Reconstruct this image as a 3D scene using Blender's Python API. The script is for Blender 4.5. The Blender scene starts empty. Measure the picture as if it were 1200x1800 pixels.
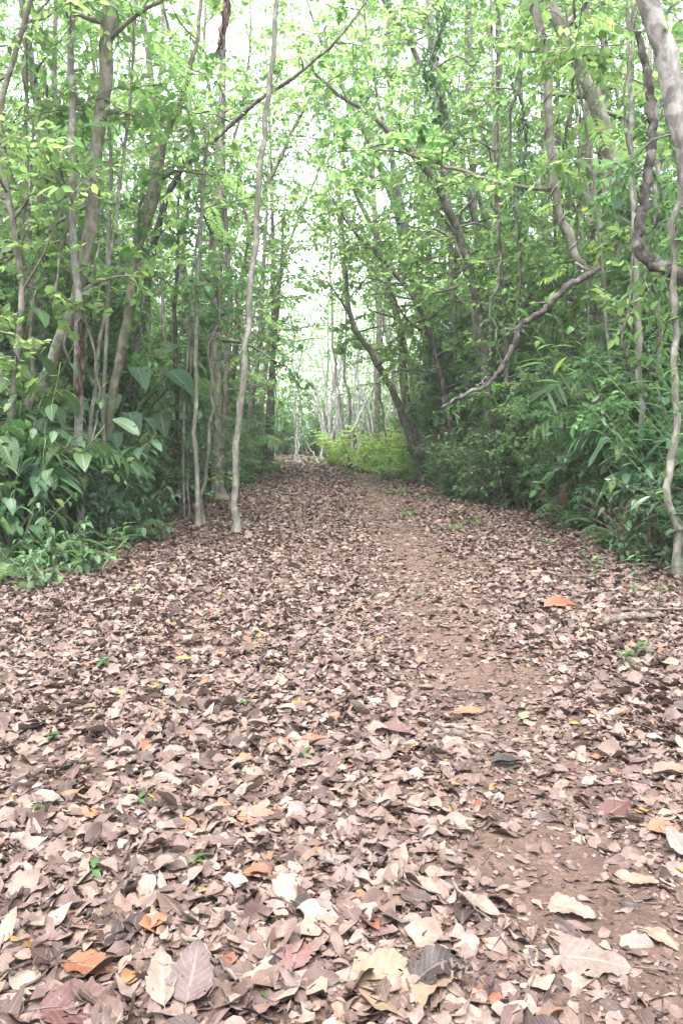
import bpy, math
import numpy as np
from math import radians as R

C = bpy.context.scene.collection
F_PX, CX, CY, HORIZ, CAM_H = 1413.0, 600.0, 900.0, 755.0, 1.40
PITCH = math.atan((CY - HORIZ) / F_PX)

# ------------------------------------------------------------------ helpers
def ray(px, py):
    a, b = (px - CX) / F_PX, (CY - py) / F_PX
    c, s = math.cos(PITCH), math.sin(PITCH)
    return np.array([a, c + b * s, -s + b * c])
def at(px, py, d):                     # the point seen at a photo position, d metres ahead
    r = ray(px, py)
    return np.array([0, 0, CAM_H]) + r * (d / r[1])
def on_ground(px, py):
    r = ray(px, py)
    p = np.array([0, 0, CAM_H]) + r * (CAM_H / -r[2])
    p[2] = ground_z(p[0], p[1])
    return p
def ground_z(x, y):
    x, y = np.asarray(x, float), np.asarray(y, float)
    z = .018 * np.sin(x * 1.7 + .6 * np.sin(y * .9)) + .015 * np.sin(y * 1.3 + x * .7) + .010 * np.sin(x * 4.1 - y * 2.3)
    z = z - .03 * np.exp(-((x - .72) / .45) ** 2)
    bank = np.clip((np.abs(x - .1) - 3.2) / 4, 0, 1)
    return z + .10 * bank * (1 + .6 * np.sin(x * 1.1 + y * .8))

def unit(v):
    v = np.asarray(v, float)
    return v / np.maximum(np.linalg.norm(v, axis=-1, keepdims=True), 1e-9)

class MB:
    """collects vertices and faces, then links them as ONE mesh object"""
    def __init__(s):
        s.v, s.f4, s.f3, s.a, s.n = [], [], [], [], 0
    def add(s, v, f4=None, f3=None, a=None):
        v = np.asarray(v, float).reshape(-1, 3)
        if f4 is not None and len(f4): s.f4.append(np.asarray(f4, int).reshape(-1, 4) + s.n)
        if f3 is not None and len(f3): s.f3.append(np.asarray(f3, int).reshape(-1, 3) + s.n)
        s.v.append(v); s.a.append(np.zeros((len(v), 3)) if a is None else np.asarray(a, float))
        s.n += len(v)
    def mesh(s, name, mat, origin=(0, 0, 0), smooth=True):
        v = np.concatenate(s.v) - np.asarray(origin, float)
        f4 = np.concatenate(s.f4) if s.f4 else np.zeros((0, 4), int)
        f3 = np.concatenate(s.f3) if s.f3 else np.zeros((0, 3), int)
        me = bpy.data.meshes.new(name)
        me.vertices.add(len(v)); me.vertices.foreach_set('co', v.astype(np.float32).ravel())
        idx = np.concatenate([f4.ravel(), f3.ravel()]).astype(np.int32)
        me.loops.add(len(idx)); me.loops.foreach_set('vertex_index', idx)
        st = np.concatenate([np.arange(len(f4)) * 4, len(f4) * 4 + np.arange(len(f3)) * 3]).astype(np.int32)
        me.polygons.add(len(st)); me.polygons.foreach_set('loop_start', st)
        me.polygons.foreach_set('use_smooth', np.full(len(st), smooth))
        at_ = me.attributes.new('leaf', 'FLOAT_VECTOR', 'POINT')
        at_.data.foreach_set('vector', np.concatenate(s.a).astype(np.float32).ravel())
        me.update(calc_edges=True)
        me.materials.append(mat)
        return me
    def build(s, name, mat, parent=None, origin=None, smooth=True):
        org = origin if origin is not None else (parent.location if parent is not None else (0, 0, 0))
        o = bpy.data.objects.new(name, s.mesh(name, mat, org, smooth)); C.objects.link(o)
        if parent is not None: o.parent = parent
        else: o.location = org
        return o

def tag(o, label=None, cat=None, group=None, kind=None):
    if label: o['label'] = label
    if cat: o['category'] = cat
    if group: o['group'] = group
    if kind: o['kind'] = kind
    return o
def thing(name, label, cat, loc, group=None):
    o = bpy.data.objects.new(name, None); C.objects.link(o)
    o.empty_display_size = .2
    o.location = [float(c) for c in loc]
    return tag(o, label, cat, group)
def dup(root, loc, rz=0, sc=1., label=None, group=None, tilt=(0, 0)):
    r = root.copy(); C.objects.link(r)
    r.location = [float(c) for c in loc]; r.rotation_euler = (tilt[0], tilt[1], rz)
    r.scale = (sc, sc, sc) if np.isscalar(sc) else sc
    if label: r['label'] = label
    if group: r['group'] = group
    for ch in list(root.children):
        c = ch.copy(); C.objects.link(c); c.parent = r
    return r

# ------------------------------------------------------------------ tubes and leaves
def tube(m, pts, rad, n=6, rng=None, rough=0., cap=True):
    pts = np.asarray(pts, float); k = len(pts)
    rad = np.broadcast_to(np.asarray(rad, float), (k,)) if np.ndim(rad) == 0 else np.asarray(rad, float)
    t = unit(np.gradient(pts, axis=0))
    ref = np.array([1., 0, 0]) if abs(t[0][0]) < .8 else np.array([0, 1., 0])
    b = unit(np.cross(t, ref)); c = np.cross(t, b)
    ang = np.linspace(0, 2 * np.pi, n, endpoint=False)
    rr = rad[:, None] * np.ones((1, n))
    if rng is not None and rough: rr = rr * (1 + rough * rng.normal(size=(k, n)))
    v = pts[:, None] + rr[..., None] * (np.cos(ang)[None, :, None] * b[:, None] + np.sin(ang)[None, :, None] * c[:, None])
    i, j = np.meshgrid(np.arange(k - 1), np.arange(n), indexing='ij')
    q = np.stack([i * n + j, i * n + (j + 1) % n, (i + 1) * n + (j + 1) % n, (i + 1) * n + j], -1).reshape(-1, 4)
    v = v.reshape(-1, 3)
    f3 = None
    if cap:
        e = len(v); v = np.vstack([v, pts[0], pts[-1]])
        jj = np.arange(n); j2 = (jj + 1) % n
        f3 = np.vstack([np.stack([j2, jj, np.full(n, e)], 1), np.stack([(k - 1) * n + jj, (k - 1) * n + j2, np.full(n, e + 1)], 1)])
    m.add(v, q, f3)
def prisms(m, A, V, r0, r1):           # many thin three-sided twigs at once
    A, V = np.asarray(A, float), np.asarray(V, float)
    if not len(A): return
    t = unit(V); b = unit(np.cross(t, np.array([.31, .22, .93]))); c = np.cross(t, b)
    ang = np.array([0, 2.094, 4.189])
    off = np.cos(ang)[None, :, None] * b[:, None] + np.sin(ang)[None, :, None] * c[:, None]
    v = np.concatenate([A[:, None] + off * r0, (A + V)[:, None] + off * r1], 1)
    base = (np.arange(len(A)) * 6)[:, None, None]
    q = np.array([[0, 1, 4, 3], [1, 2, 5, 4], [2, 0, 3, 5]])[None] + base
    m.add(v.reshape(-1, 3), q.reshape(-1, 4))
def resample(pts, n, rng=None, wob=0.):
    pts = np.asarray(pts, float); k = len(pts)
    seg = np.linalg.norm(np.diff(pts, axis=0), axis=1); s = np.concatenate([[0], np.cumsum(seg)]); L = s[-1]
    tt = np.linspace(0, L, n)
    # Catmull-Rom through the points, so that trunks bend instead of kinking
    P = np.vstack([2 * pts[0] - pts[1], pts, 2 * pts[-1] - pts[-2]])
    i = np.clip(np.searchsorted(s, tt, side='right') - 1, 0, k - 2)
    u = ((tt - s[i]) / np.maximum(seg[i], 1e-9))[:, None]
    p0, p1, p2, p3 = P[i], P[i + 1], P[i + 2], P[i + 3]
    out = .5 * (2 * p1 + (p2 - p0) * u + (2 * p0 - 5 * p1 + 4 * p2 - p3) * u ** 2 + (3 * p1 - p0 - 3 * p2 + p3) * u ** 3)
    if rng is not None and wob:
        w = rng.normal(size=(n, 3)) * wob; w[0] = 0
        out = out + w
    return out

def template(nu, nv, prof):
    u = np.linspace(0, 1, nu); w = prof(u)
    vv = np.linspace(-1, 1, nv)
    U = np.repeat(u, nv); V = np.tile(vv, nu)
    Wd = np.repeat(w, nv)
    i, j = np.meshgrid(np.arange(nu - 1), np.arange(nv - 1), indexing='ij')
    q = np.stack([i * nv + j, i * nv + j + 1, (i + 1) * nv + j + 1, (i + 1) * nv + j], -1).reshape(-1, 4)
    return U, V, V * Wd * .5, q
ovate = lambda u: np.maximum(np.sin(np.pi * u ** .75), 0) ** .8 * (1 - .15 * u) + .02
lance = lambda u: np.maximum(np.sin(np.pi * u ** .9), 0) ** .75 + .02
heart = lambda u: np.where(u < .12, .55 + u * 3.2, np.maximum(1 - ((u - .12) / .88) ** 1.5, 0) ** .9 * .95) + .02
T_SMALL = (np.array([0, .3, .64, 1, .64, .3]), np.array([0, -1, -1, 0, 1, 1.]), np.array([0, -.46, -.42, 0, .42, .46]), np.array([[0, 1, 2, 3], [0, 3, 4, 5]]))
T_MED = template(5, 3, ovate)
T_BIG = template(7, 5, ovate)
T_LANCE = template(6, 3, lance)
T_HEART = template(8, 5, heart)

def leaves(m, rng, P, D, N, S, Wr, tm, fold=.15, bend=-.15, wave=0., rag=0., rnd=None, twist=0.):
    """leaf blades: base P, length direction D, normal N, length S, width ratio Wr"""
    K = len(P)
    if not K: return
    D = unit(D); N = np.asarray(N, float); N = unit(N - (N * D).sum(1, keepdims=True) * D); B = np.cross(N, D)
    U, V, Y, q = tm; k = len(U)
    S = np.broadcast_to(S, (K,)); Wr = np.broadcast_to(Wr, (K,))
    fold = np.broadcast_to(fold, (K,)); bend = np.broadcast_to(bend, (K,))
    y = Y[None] * Wr[:, None]; u = np.repeat(U[None], K, 0)
    if rag:
        edge = (np.abs(V) > .9)[None]
        y = y * (1 + edge * rag * rng.normal(size=(K, k))); u = u + edge * rag * .15 * rng.normal(size=(K, k))
    w = fold[:, None] * np.abs(y) + bend[:, None] * u ** 2
    if wave:
        ph = rng.uniform(0, 6.3, (K, 1)); fr = rng.uniform(5, 12, (K, 1))
        w = w + wave * np.sin(u * fr + ph) * V[None] + wave * .7 * np.sin(u * fr * .6 + ph * 2)
    if twist: w = w + twist * rng.normal(size=(K, 1)) * y * u * 2
    pos = P[:, None] + S[:, None, None] * (u[..., None] * D[:, None] + y[..., None] * B[:, None] + w[..., None] * N[:, None])
    rnd = rng.uniform(0, 1, K) if rnd is None else rnd
    a = np.stack([np.repeat(U[None], K, 0), np.repeat(V[None], K, 0), np.repeat(rnd[:, None], k, 1)], -1)
    m.add(pos.reshape(-1, 3), (q[None] + (np.arange(K) * k)[:, None, None]).reshape(-1, 4), None, a.reshape(-1, 3))

def sprays(m, rng, A, V, n, size, wr=.56, tm=T_SMALL, rand=.5, droop=.3, fold=.2, bend=-.12, rnd0=0., rnd1=1.):
    """n leaves on alternate sides of each twig A -> A+V"""
    K = len(A)
    if not K: return
    t = (np.linspace(.12, 1, n)[None] + rng.normal(size=(K, n)) * .03)
    sg = np.where(np.arange(n) % 2 == 0, 1., -1.)[None] * np.ones((K, 1)); sg[:, -1] *= .15
    Vh = unit(V); side = unit(np.cross(Vh, np.array([0, 0, 1.]) + rng.normal(size=(K, 3)) * rand * .5))
    P = A[:, None] + V[:, None] * t[..., None]
    P[..., 2] -= (t ** 2) * np.linalg.norm(V, axis=1)[:, None] * .12
    D = side[:, None] * sg[..., None] * .9 + Vh[:, None] * .55 + rng.normal(size=(K, n, 3)) * rand
    D[..., 2] -= droop
    N = np.array([0, 0, 1.]) + rng.normal(size=(K, n, 3)) * rand * 1.2
    S = size * rng.uniform(.75, 1.2, (K, 1)) * rng.uniform(.55, 1.3, (K, n))
    tone = np.clip(rng.uniform(rnd0, rnd1, (K, 1)) * .5 + rng.uniform(rnd0, rnd1, (K, n)) * .5, 0, 1)
    wv = wr * rng.uniform(.7, 1.25, (K, 1)) * rng.uniform(.85, 1.15, (K, n))
    leaves(m, rng, P.reshape(-1, 3), D.reshape(-1, 3), N.reshape(-1, 3), S.ravel(), wv.ravel(), tm, fold, bend, rnd=tone.ravel())
def frond(m, rng, pts, pairs, ll, wr=.3, tm=T_SMALL, prof=None, droop=.1, ang=.9, rnd=None, flat=True, fold=.1):
    """one compound leaf: leaflets in pairs along the rachis pts"""
    P = resample(pts, pairs + 1)[1:]; t = unit(np.gradient(resample(pts, pairs + 1), axis=0))[1:]
    side = unit(np.cross(t, [0, 0, 1.] + rng.normal(size=3) * .1)); s = np.linspace(0, 1, pairs)
    L = ll * (prof(s) if prof else np.sin(np.pi * (.12 + .8 * s)) ** .6)
    r = rng.uniform(0, 1) if rnd is None else rnd
    for sg in (1, -1):
        D = side * sg * ang + t * .55 + rng.normal(size=(pairs, 3)) * .08; D[:, 2] -= droop
        N = np.cross(side, t) + rng.normal(size=(pairs, 3)) * .15; N = N * np.sign(N[:, 2:3] + 1e-6)
        leaves(m, rng, P, D, N, L * rng.uniform(.88, 1.1, pairs), wr, tm, fold, -.15, rnd=np.clip(r + rng.normal(size=pairs) * .06, 0, 1))

# ------------------------------------------------------------------ materials
def nodes(name):
    m = bpy.data.materials.new(name); m.use_nodes = True
    nt = m.node_tree; nt.nodes.clear()
    return m, nt, lambda t, **k: _nd(nt, t, k)
def _nd(nt, t, k):
    n = nt.nodes.new(t)
    for a, b in k.items(): setattr(n, a, b)
    return n
def ramp(n, stops):
    e = n.color_ramp.elements
    while len(e) < len(stops): e.new(.5)
    for el, (p, c) in zip(e, stops): el.position = p; el.color = (*c, 1)
def math_(nt, op, a, b=None, c=None, clamp=False):
    n = nt.nodes.new('ShaderNodeMath'); n.operation = op; n.use_clamp = clamp
    for i, x in enumerate((a, b, c)):
        if x is None: continue
        if isinstance(x, (int, float)): n.inputs[i].default_value = x
        else: nt.links.new(x, n.inputs[i])
    return n.outputs[0]
def mixc(nt, fac, a, b, mode='MIX'):
    n = nt.nodes.new('ShaderNodeMix'); n.data_type = 'RGBA'; n.blend_type = mode
    for s, x in ((n.inputs[0], fac), (n.inputs[6], a), (n.inputs[7], b)):
        if isinstance(x, (int, float)): s.default_value = x
        elif isinstance(x, tuple): s.default_value = (*x, 1)
        else: nt.links.new(x, s)
    return n.outputs[2]

def leaf_mat(name, stops, trans, tmix=.42, rough=.42, spec=.45, vein=.0, obj_var=.25, holes=False):
    m, nt, N = nodes(name); L = nt.links.new
    at_ = N('ShaderNodeAttribute', attribute_name='leaf'); sx = N('ShaderNodeSeparateXYZ'); L(at_.outputs['Vector'], sx.inputs[0])
    rp = N('ShaderNodeValToRGB'); ramp(rp, stops); L(sx.outputs[2], rp.inputs[0])
    col = rp.outputs[0]
    oi = N('ShaderNodeObjectInfo')
    hs = N('ShaderNodeHueSaturation')
    L(math_(nt, 'MULTIPLY_ADD', oi.outputs['Random'], .05, .475), hs.inputs['Hue'])
    L(math_(nt, 'MULTIPLY_ADD', oi.outputs['Random'], obj_var * 2, 1 - obj_var), hs.inputs['Value'])
    L(col, hs.inputs['Color']); col = hs.outputs[0]
    if vein:
        av = math_(nt, 'ABSOLUTE', sx.outputs[1])
        mid = math_(nt, 'SUBTRACT', 1., math_(nt, 'MULTIPLY', av, 9.), clamp=True)
        sv = math_(nt, 'SINE', math_(nt, 'MULTIPLY', math_(nt, 'SUBTRACT', sx.outputs[0], math_(nt, 'MULTIPLY', av, .22)), 62.))
        sv = math_(nt, 'MULTIPLY', math_(nt, 'POWER', math_(nt, 'MULTIPLY_ADD', sv, .5, .5), 6.), .5)
        vm = math_(nt, 'MULTIPLY', math_(nt, 'MAXIMUM', mid, sv), vein, clamp=True)
        col = mixc(nt, vm, col, mixc(nt, .5, col, (.30, .36, .18)))
    p = N('ShaderNodeBsdfPrincipled'); L(col, p.inputs['Base Color'])
    p.inputs['Roughness'].default_value = rough; p.inputs['Specular IOR Level'].default_value = spec
    tr = N('ShaderNodeBsdfTranslucent'); tc = mixc(nt, .55, col, trans); L(tc, tr.inputs['Color'])
    mx = N('ShaderNodeMixShader'); mx.inputs[0].default_value = tmix; L(p.outputs[0], mx.inputs[1]); L(tr.outputs[0], mx.inputs[2])
    if vein:
        b = N('ShaderNodeBump'); b.inputs['Strength'].default_value = .35; b.inputs['Distance'].default_value = .004
        L(math_(nt, 'SUBTRACT', 1., math_(nt, 'MAXIMUM', mid, sv)), b.inputs['Height']); L(b.outputs[0], p.inputs['Normal'])
    o = N('ShaderNodeOutputMaterial'); out = mx.outputs[0]
    if holes:                                  # leaves chewed by insects
        tc2 = N('ShaderNodeTexCoord'); hn = N('ShaderNodeTexNoise'); hn.inputs['Scale'].default_value = 17; hn.inputs['Detail'].default_value = 2; L(tc2.outputs['Object'], hn.inputs[0])
        tb = N('ShaderNodeBsdfTransparent'); hm = N('ShaderNodeMixShader'); L(math_(nt, 'GREATER_THAN', hn.outputs[0], .685), hm.inputs[0]); L(out, hm.inputs[1]); L(tb.outputs[0], hm.inputs[2]); out = hm.outputs[0]
    L(out, o.inputs[0])
    return m

def bark_mat(name, a, b, c, scale=9., moss=0., rough=.85):
    m, nt, N = nodes(name); L = nt.links.new
    tc = N('ShaderNodeTexCoord'); mp = N('ShaderNodeMapping'); mp.inputs['Scale'].default_value = (scale, scale, scale * .35); L(tc.outputs['Object'], mp.inputs[0])
    n1 = N('ShaderNodeTexNoise'); n1.inputs['Scale'].default_value = 1.6; n1.inputs['Detail'].default_value = 8; n1.inputs['Roughness'].default_value = .68; L(mp.outputs[0], n1.inputs[0])
    n2 = N('ShaderNodeTexNoise'); n2.inputs['Scale'].default_value = 7.; n2.inputs['Detail'].default_value = 6; L(tc.outputs['Object'], n2.inputs[0])
    rp = N('ShaderNodeValToRGB'); ramp(rp, [(.32, a), (.5, b), (.66, c)]); L(n1.outputs[0], rp.inputs[0])
    lr = N('ShaderNodeValToRGB'); ramp(lr, [(.52, (0, 0, 0)), (.60, (1, 1, 1))]); L(n2.outputs[0], lr.inputs[0])
    col = mixc(nt, math_(nt, 'MULTIPLY', lr.outputs[0], .55), rp.outputs[0], tuple(min(1, x * 1.25 + .02) for x in c))
    if moss:
        n3 = N('ShaderNodeTexNoise'); n3.inputs['Scale'].default_value = 1.9; n3.inputs['Detail'].default_value = 6; L(tc.outputs['Object'], n3.inputs[0])
        mr = N('ShaderNodeValToRGB'); ramp(mr, [(.42, (0, 0, 0)), (.6, (1, 1, 1))]); L(n3.outputs[0], mr.inputs[0])
        col = mixc(nt, math_(nt, 'MULTIPLY', mr.outputs[0], moss), col, (.075, .10, .035))
    p = N('ShaderNodeBsdfPrincipled'); L(col, p.inputs['Base Color']); p.inputs['Roughness'].default_value = rough; p.inputs['Specular IOR Level'].default_value = .25
    bp = N('ShaderNodeBump'); bp.inputs['Strength'].default_value = 1.; bp.inputs['Distance'].default_value = .03; L(n1.outputs[0], bp.inputs['Height']); L(bp.outputs[0], p.inputs['Normal'])
    o = N('ShaderNodeOutputMaterial'); L(p.outputs[0], o.inputs[0])
    return m

def dead_leaf_mat(name, stops, rough=.62):
    m, nt, N = nodes(name); L = nt.links.new
    at_ = N('ShaderNodeAttribute', attribute_name='leaf'); sx = N('ShaderNodeSeparateXYZ'); L(at_.outputs['Vector'], sx.inputs[0])
    rp = N('ShaderNodeValToRGB'); ramp(rp, stops); rp.color_ramp.interpolation = 'LINEAR'; L(sx.outputs[2], rp.inputs[0])
    tc = N('ShaderNodeTexCoord')
    n1 = N('ShaderNodeTexNoise'); n1.inputs['Scale'].default_value = 38; n1.inputs['Detail'].default_value = 5; n1.inputs['Roughness'].default_value = .65; L(tc.outputs['Object'], n1.inputs[0])
    n2 = N('ShaderNodeTexNoise'); n2.inputs['Scale'].default_value = 150; n2.inputs['Detail'].default_value = 2; L(tc.outputs['Object'], n2.inputs[0])
    col = mixc(nt, .55, rp.outputs[0], mixc(nt, math_(nt, 'MULTIPLY_ADD', n1.outputs[0], 2.6, -.85, True), (.42, .36, .33), (1.25, 1.2, 1.15)), 'MULTIPLY')
    sp = N('ShaderNodeValToRGB'); ramp(sp, [(.62, (0, 0, 0)), (.7, (1, 1, 1))]); L(n2.outputs[0], sp.inputs[0])
    col = mixc(nt, math_(nt, 'MULTIPLY', sp.outputs[0], .45), col, (.09, .06, .05))
    av = math_(nt, 'ABSOLUTE', sx.outputs[1])
    mid = math_(nt, 'SUBTRACT', 1., math_(nt, 'MULTIPLY', av, 10.), clamp=True)
    sv = math_(nt, 'SINE', math_(nt, 'MULTIPLY', math_(nt, 'SUBTRACT', sx.outputs[0], math_(nt, 'MULTIPLY', av, .25)), 58.))
    sv = math_(nt, 'POWER', math_(nt, 'MULTIPLY_ADD', sv, .5, .5), 5.)
    vm = math_(nt, 'MAXIMUM', mid, math_(nt, 'MULTIPLY', sv, .3))
    col = mixc(nt, math_(nt, 'MULTIPLY', vm, .22), col, mixc(nt, .6, col, (.50, .40, .32)))
    p = N('ShaderNodeBsdfPrincipled'); L(col, p.inputs['Base Color']); p.inputs['Roughness'].default_value = rough; p.inputs['Specular IOR Level'].default_value = .35
    b = N('ShaderNodeBump'); b.inputs['Strength'].default_value = .5; b.inputs['Distance'].default_value = .004
    L(math_(nt, 'MULTIPLY_ADD', vm, -.4, n1.outputs[0]), b.inputs['Height']); L(b.outputs[0], p.inputs['Normal'])
    tr = N('ShaderNodeBsdfTranslucent'); L(col, tr.inputs['Color'])
    mx = N('ShaderNodeMixShader'); mx.inputs[0].default_value = .12; L(p.outputs[0], mx.inputs[1]); L(tr.outputs[0], mx.inputs[2])
    o = N('ShaderNodeOutputMaterial'); L(mx.outputs[0], o.inputs[0])
    return m

def soil_mat(name, a, b, c):
    m, nt, N = nodes(name); L = nt.links.new
    tc = N('ShaderNodeTexCoord')
    n1 = N('ShaderNodeTexNoise'); n1.inputs['Scale'].default_value = 4.5; n1.inputs['Detail'].default_value = 10; n1.inputs['Roughness'].default_value = .7; L(tc.outputs['Object'], n1.inputs[0])
    n2 = N('ShaderNodeTexNoise'); n2.inputs['Scale'].default_value = 55; n2.inputs['Detail'].default_value = 6; n2.inputs['Roughness'].default_value = .7; L(tc.outputs['Object'], n2.inputs[0])
    rp = N('ShaderNodeValToRGB'); ramp(rp, [(.36, a), (.5, b), (.62, c)]); L(math_(nt, 'ADD', math_(nt, 'MULTIPLY', n1.outputs[0], .5), math_(nt, 'MULTIPLY', n2.outputs[0], .5)), rp.inputs[0])
    p = N('ShaderNodeBsdfPrincipled'); L(rp.outputs[0], p.inputs['Base Color']); p.inputs['Roughness'].default_value = .8; p.inputs['Specular IOR Level'].default_value = .3
    b_ = N('ShaderNodeBump'); b_.inputs['Strength'].default_value = .9; b_.inputs['Distance'].default_value = .02; L(n2.outputs[0], b_.inputs['Height']); L(b_.outputs[0], p.inputs['Normal'])
    o = N('ShaderNodeOutputMaterial'); L(p.outputs[0], o.inputs[0])
    return m

YEL = (.42, .30, .03)
M = dict(
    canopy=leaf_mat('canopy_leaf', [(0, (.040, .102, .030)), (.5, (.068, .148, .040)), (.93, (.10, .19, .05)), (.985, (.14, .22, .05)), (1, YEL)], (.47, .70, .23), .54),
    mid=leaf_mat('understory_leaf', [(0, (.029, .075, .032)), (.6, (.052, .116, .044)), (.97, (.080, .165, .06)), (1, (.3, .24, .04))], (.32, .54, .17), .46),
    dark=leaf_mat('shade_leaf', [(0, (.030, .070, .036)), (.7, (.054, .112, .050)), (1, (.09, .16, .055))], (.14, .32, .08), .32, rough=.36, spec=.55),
    broad=leaf_mat('broad_leaf', [(0, (.018, .050, .028)), (.6, (.034, .082, .042)), (.93, (.065, .125, .05)), (.985, (.10, .17, .05)), (1, (.13, .12, .04))], (.12, .28, .07), .28, rough=.48, spec=.28, vein=.8, obj_var=.35, holes=True),
    fern=leaf_mat('fern_leaf', [(0, (.07, .16, .035)), (.5, (.16, .28, .055)), (1, (.34, .40, .08))], (.50, .72, .14), .45, obj_var=.4),  # albedo raised: the stronger light on the fern patch is in this colour
    fresh=leaf_mat('fresh_leaf', [(0, (.028, .06, .02)), (1, (.068, .11, .032))], (.22, .36, .08), .35),
    dead=leaf_mat('dead_frond', [(0, (.045, .032, .03)), (1, (.14, .10, .08))], (.12, .08, .05), .1, rough=.8, spec=.15),
    rust=leaf_mat('rust_frond', [(0, (.05, .030, .024)), (1, (.13, .08, .06))], (.12, .07, .05), .1, rough=.8, spec=.15),
    b_pale=bark_mat('pale_bark', (.075, .070, .058), (.135, .128, .110), (.235, .225, .205)),
    b_grey=bark_mat('grey_bark', (.075, .068, .056), (.13, .12, .10), (.22, .205, .18), moss=.3),
    b_brown=bark_mat('brown_bark', (.045, .040, .032), (.088, .078, .064), (.165, .152, .130), moss=.35),
    b_moss=bark_mat('mossy_bark', (.06, .05, .035), (.12, .105, .075), (.21, .19, .15), moss=.75),
    b_dark=bark_mat('dark_bark', (.022, .019, .017), (.05, .044, .039), (.115, .105, .095)),
    b_white=bark_mat('bleached_bark', (.17, .165, .155), (.27, .265, .25), (.40, .39, .37)),
    b_red=bark_mat('red_brown_bark', (.055, .036, .028), (.11, .07, .052), (.20, .14, .11)),
    stem=bark_mat('green_stem', (.04, .06, .025), (.07, .10, .04), (.11, .14, .06)),
    stick=bark_mat('dry_stick', (.05, .036, .028), (.10, .075, .06), (.18, .145, .12), scale=30),
    darkstick=bark_mat('damp_stick', (.035, .025, .02), (.07, .05, .04), (.14, .10, .085), scale=30),
    litter=dead_leaf_mat('dead_leaf', [(0, (0.020, 0.012, 0.011)), (.10, (0.034, 0.020, 0.016)), (.22, (0.058, 0.034, 0.026)), (.32, (0.070, 0.043, 0.039)), (.43, (0.094, 0.060, 0.046)), (.53, (0.101, 0.070, 0.062)), (.63, (0.126, 0.087, 0.068)),
                                      (.73, (0.133, 0.098, 0.087)), (.83, (0.158, 0.119, 0.095)), (.91, (0.184, 0.149, 0.131)), (.958, (0.171, 0.070, 0.032)), (.978, (0.144, 0.045, 0.025)), (.99, (0.198, 0.131, 0.027)), (1, (0.081, 0.123, 0.039))]),
    twigs=bark_mat('damp_twigs', (.03, .022, .018), (.065, .048, .038), (.12, .092, .074), scale=30),
    soil=soil_mat('forest_soil', (.035, .022, .016), (.085, .052, .038), (.16, .105, .08)),
    trail=soil_mat('trail_earth', (.036, .020, .0145), (.070, .041, .030), (.115, .076, .058)),
)

# ------------------------------------------------------------------ camera, sky, sun
sc = bpy.context.scene
cam = bpy.data.cameras.new('camera'); co = bpy.data.objects.new('camera', cam); C.objects.link(co)
co.location = (0, 0, CAM_H); co.rotation_euler = (R(90) - PITCH, 0, 0)
cam.sensor_fit = 'VERTICAL'; cam.sensor_height = 36; cam.lens = 36 * F_PX / 1800; cam.clip_end = 600; cam.clip_start = .05
sc.camera = co
SUN_EL, SUN_AZ = R(72), R(195)             # high sun behind thin cloud, a little behind the camera
w = bpy.data.worlds.new('World'); sc.world = w; w.use_nodes = True
nt = w.node_tree; bg = nt.nodes['Background']
sky = nt.nodes.new('ShaderNodeTexSky'); sky.sky_type = 'NISHITA'; sky.sun_disc = False
sky.sun_elevation = SUN_EL; sky.sun_rotation = SUN_AZ; sky.air_density = 1.; sky.dust_density = 3.; sky.ozone_density = 1.
bw = nt.nodes.new('ShaderNodeRGBToBW'); nt.links.new(sky.outputs[0], bw.inputs[0])
over = mixc(nt, .72, sky.outputs[0], bw.outputs[0])    # overcast: the blue mostly lost in white cloud
nt.links.new(over, bg.inputs[0]); bg.inputs[1].default_value = .15
sl = bpy.data.lights.new('sun', 'SUN'); sl.energy = 1.0; sl.angle = R(40); sl.color = (1, .975, .95)
so = bpy.data.objects.new('sun', sl); C.objects.link(so)
so.rotation_euler = (math.pi / 2 - SUN_EL, 0, math.pi - SUN_AZ)
so.location = (0, 10, 40)
vs = sc.view_settings; vs.view_transform = 'Standard'; vs.look = 'None'; vs.gamma = 1; vs.exposure = 3.35
try: vs.use_curve_mapping = False
except Exception: pass
cy = sc.cycles
cy.max_bounces = 7; cy.diffuse_bounces = 4; cy.glossy_bounces = 2; cy.transmission_bounces = 4; cy.transparent_max_bounces = 4
cy.use_denoising = True; cy.caustics_reflective = False; cy.caustics_refractive = False
try: cy.denoiser = 'OPENIMAGEDENOISE'
except Exception: pass

# ------------------------------------------------------------------ ground and path
def left_edge(y): return np.interp(y, [0, 7, 9, 13.6, 21, 24, 32, 40], [-2.9, -2.9, -2.9, -3.3, -2.9, -2.6, -2.7, -4])
def right_edge(y): return np.interp(y, [0, 7, 9.6, 14, 17, 21, 24, 30, 40], [3., 3., 3.3, 3.4, 3.0, 1.8, .4, -.6, -1.5])
def sheet(xs, ys, dz):
    m = MB(); X, Y = np.meshgrid(xs, ys, indexing='ij')
    if xs[0] == 0 and xs[-1] == 1: X = left_edge(Y) - .4 + X * (right_edge(Y) - left_edge(Y) + .8)
    Z = ground_z(X, Y) + dz; nx, ny = X.shape
    i, j = np.meshgrid(np.arange(nx - 1), np.arange(ny - 1), indexing='ij')
    q = np.stack([i * ny + j, (i + 1) * ny + j, (i + 1) * ny + j + 1, i * ny + j + 1], -1).reshape(-1, 4)
    m.add(np.stack([X, Y, Z], -1), q); return m
gx = np.concatenate([np.linspace(-260, -12, 40)[:-1], np.linspace(-12, 12, 161), np.linspace(12, 260, 40)[1:]])
gy = np.concatenate([np.linspace(-60, -2, 15)[:-1], np.linspace(-2, 45, 280), np.linspace(45, 420, 50)[1:]])
tag(sheet(gx, gy, 0).build('ground', M['soil']), kind='structure')
tag(sheet(np.linspace(0, 1, 60), np.linspace(-1.5, 38, 260), .006).build('path', M['trail']), kind='structure')

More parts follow.
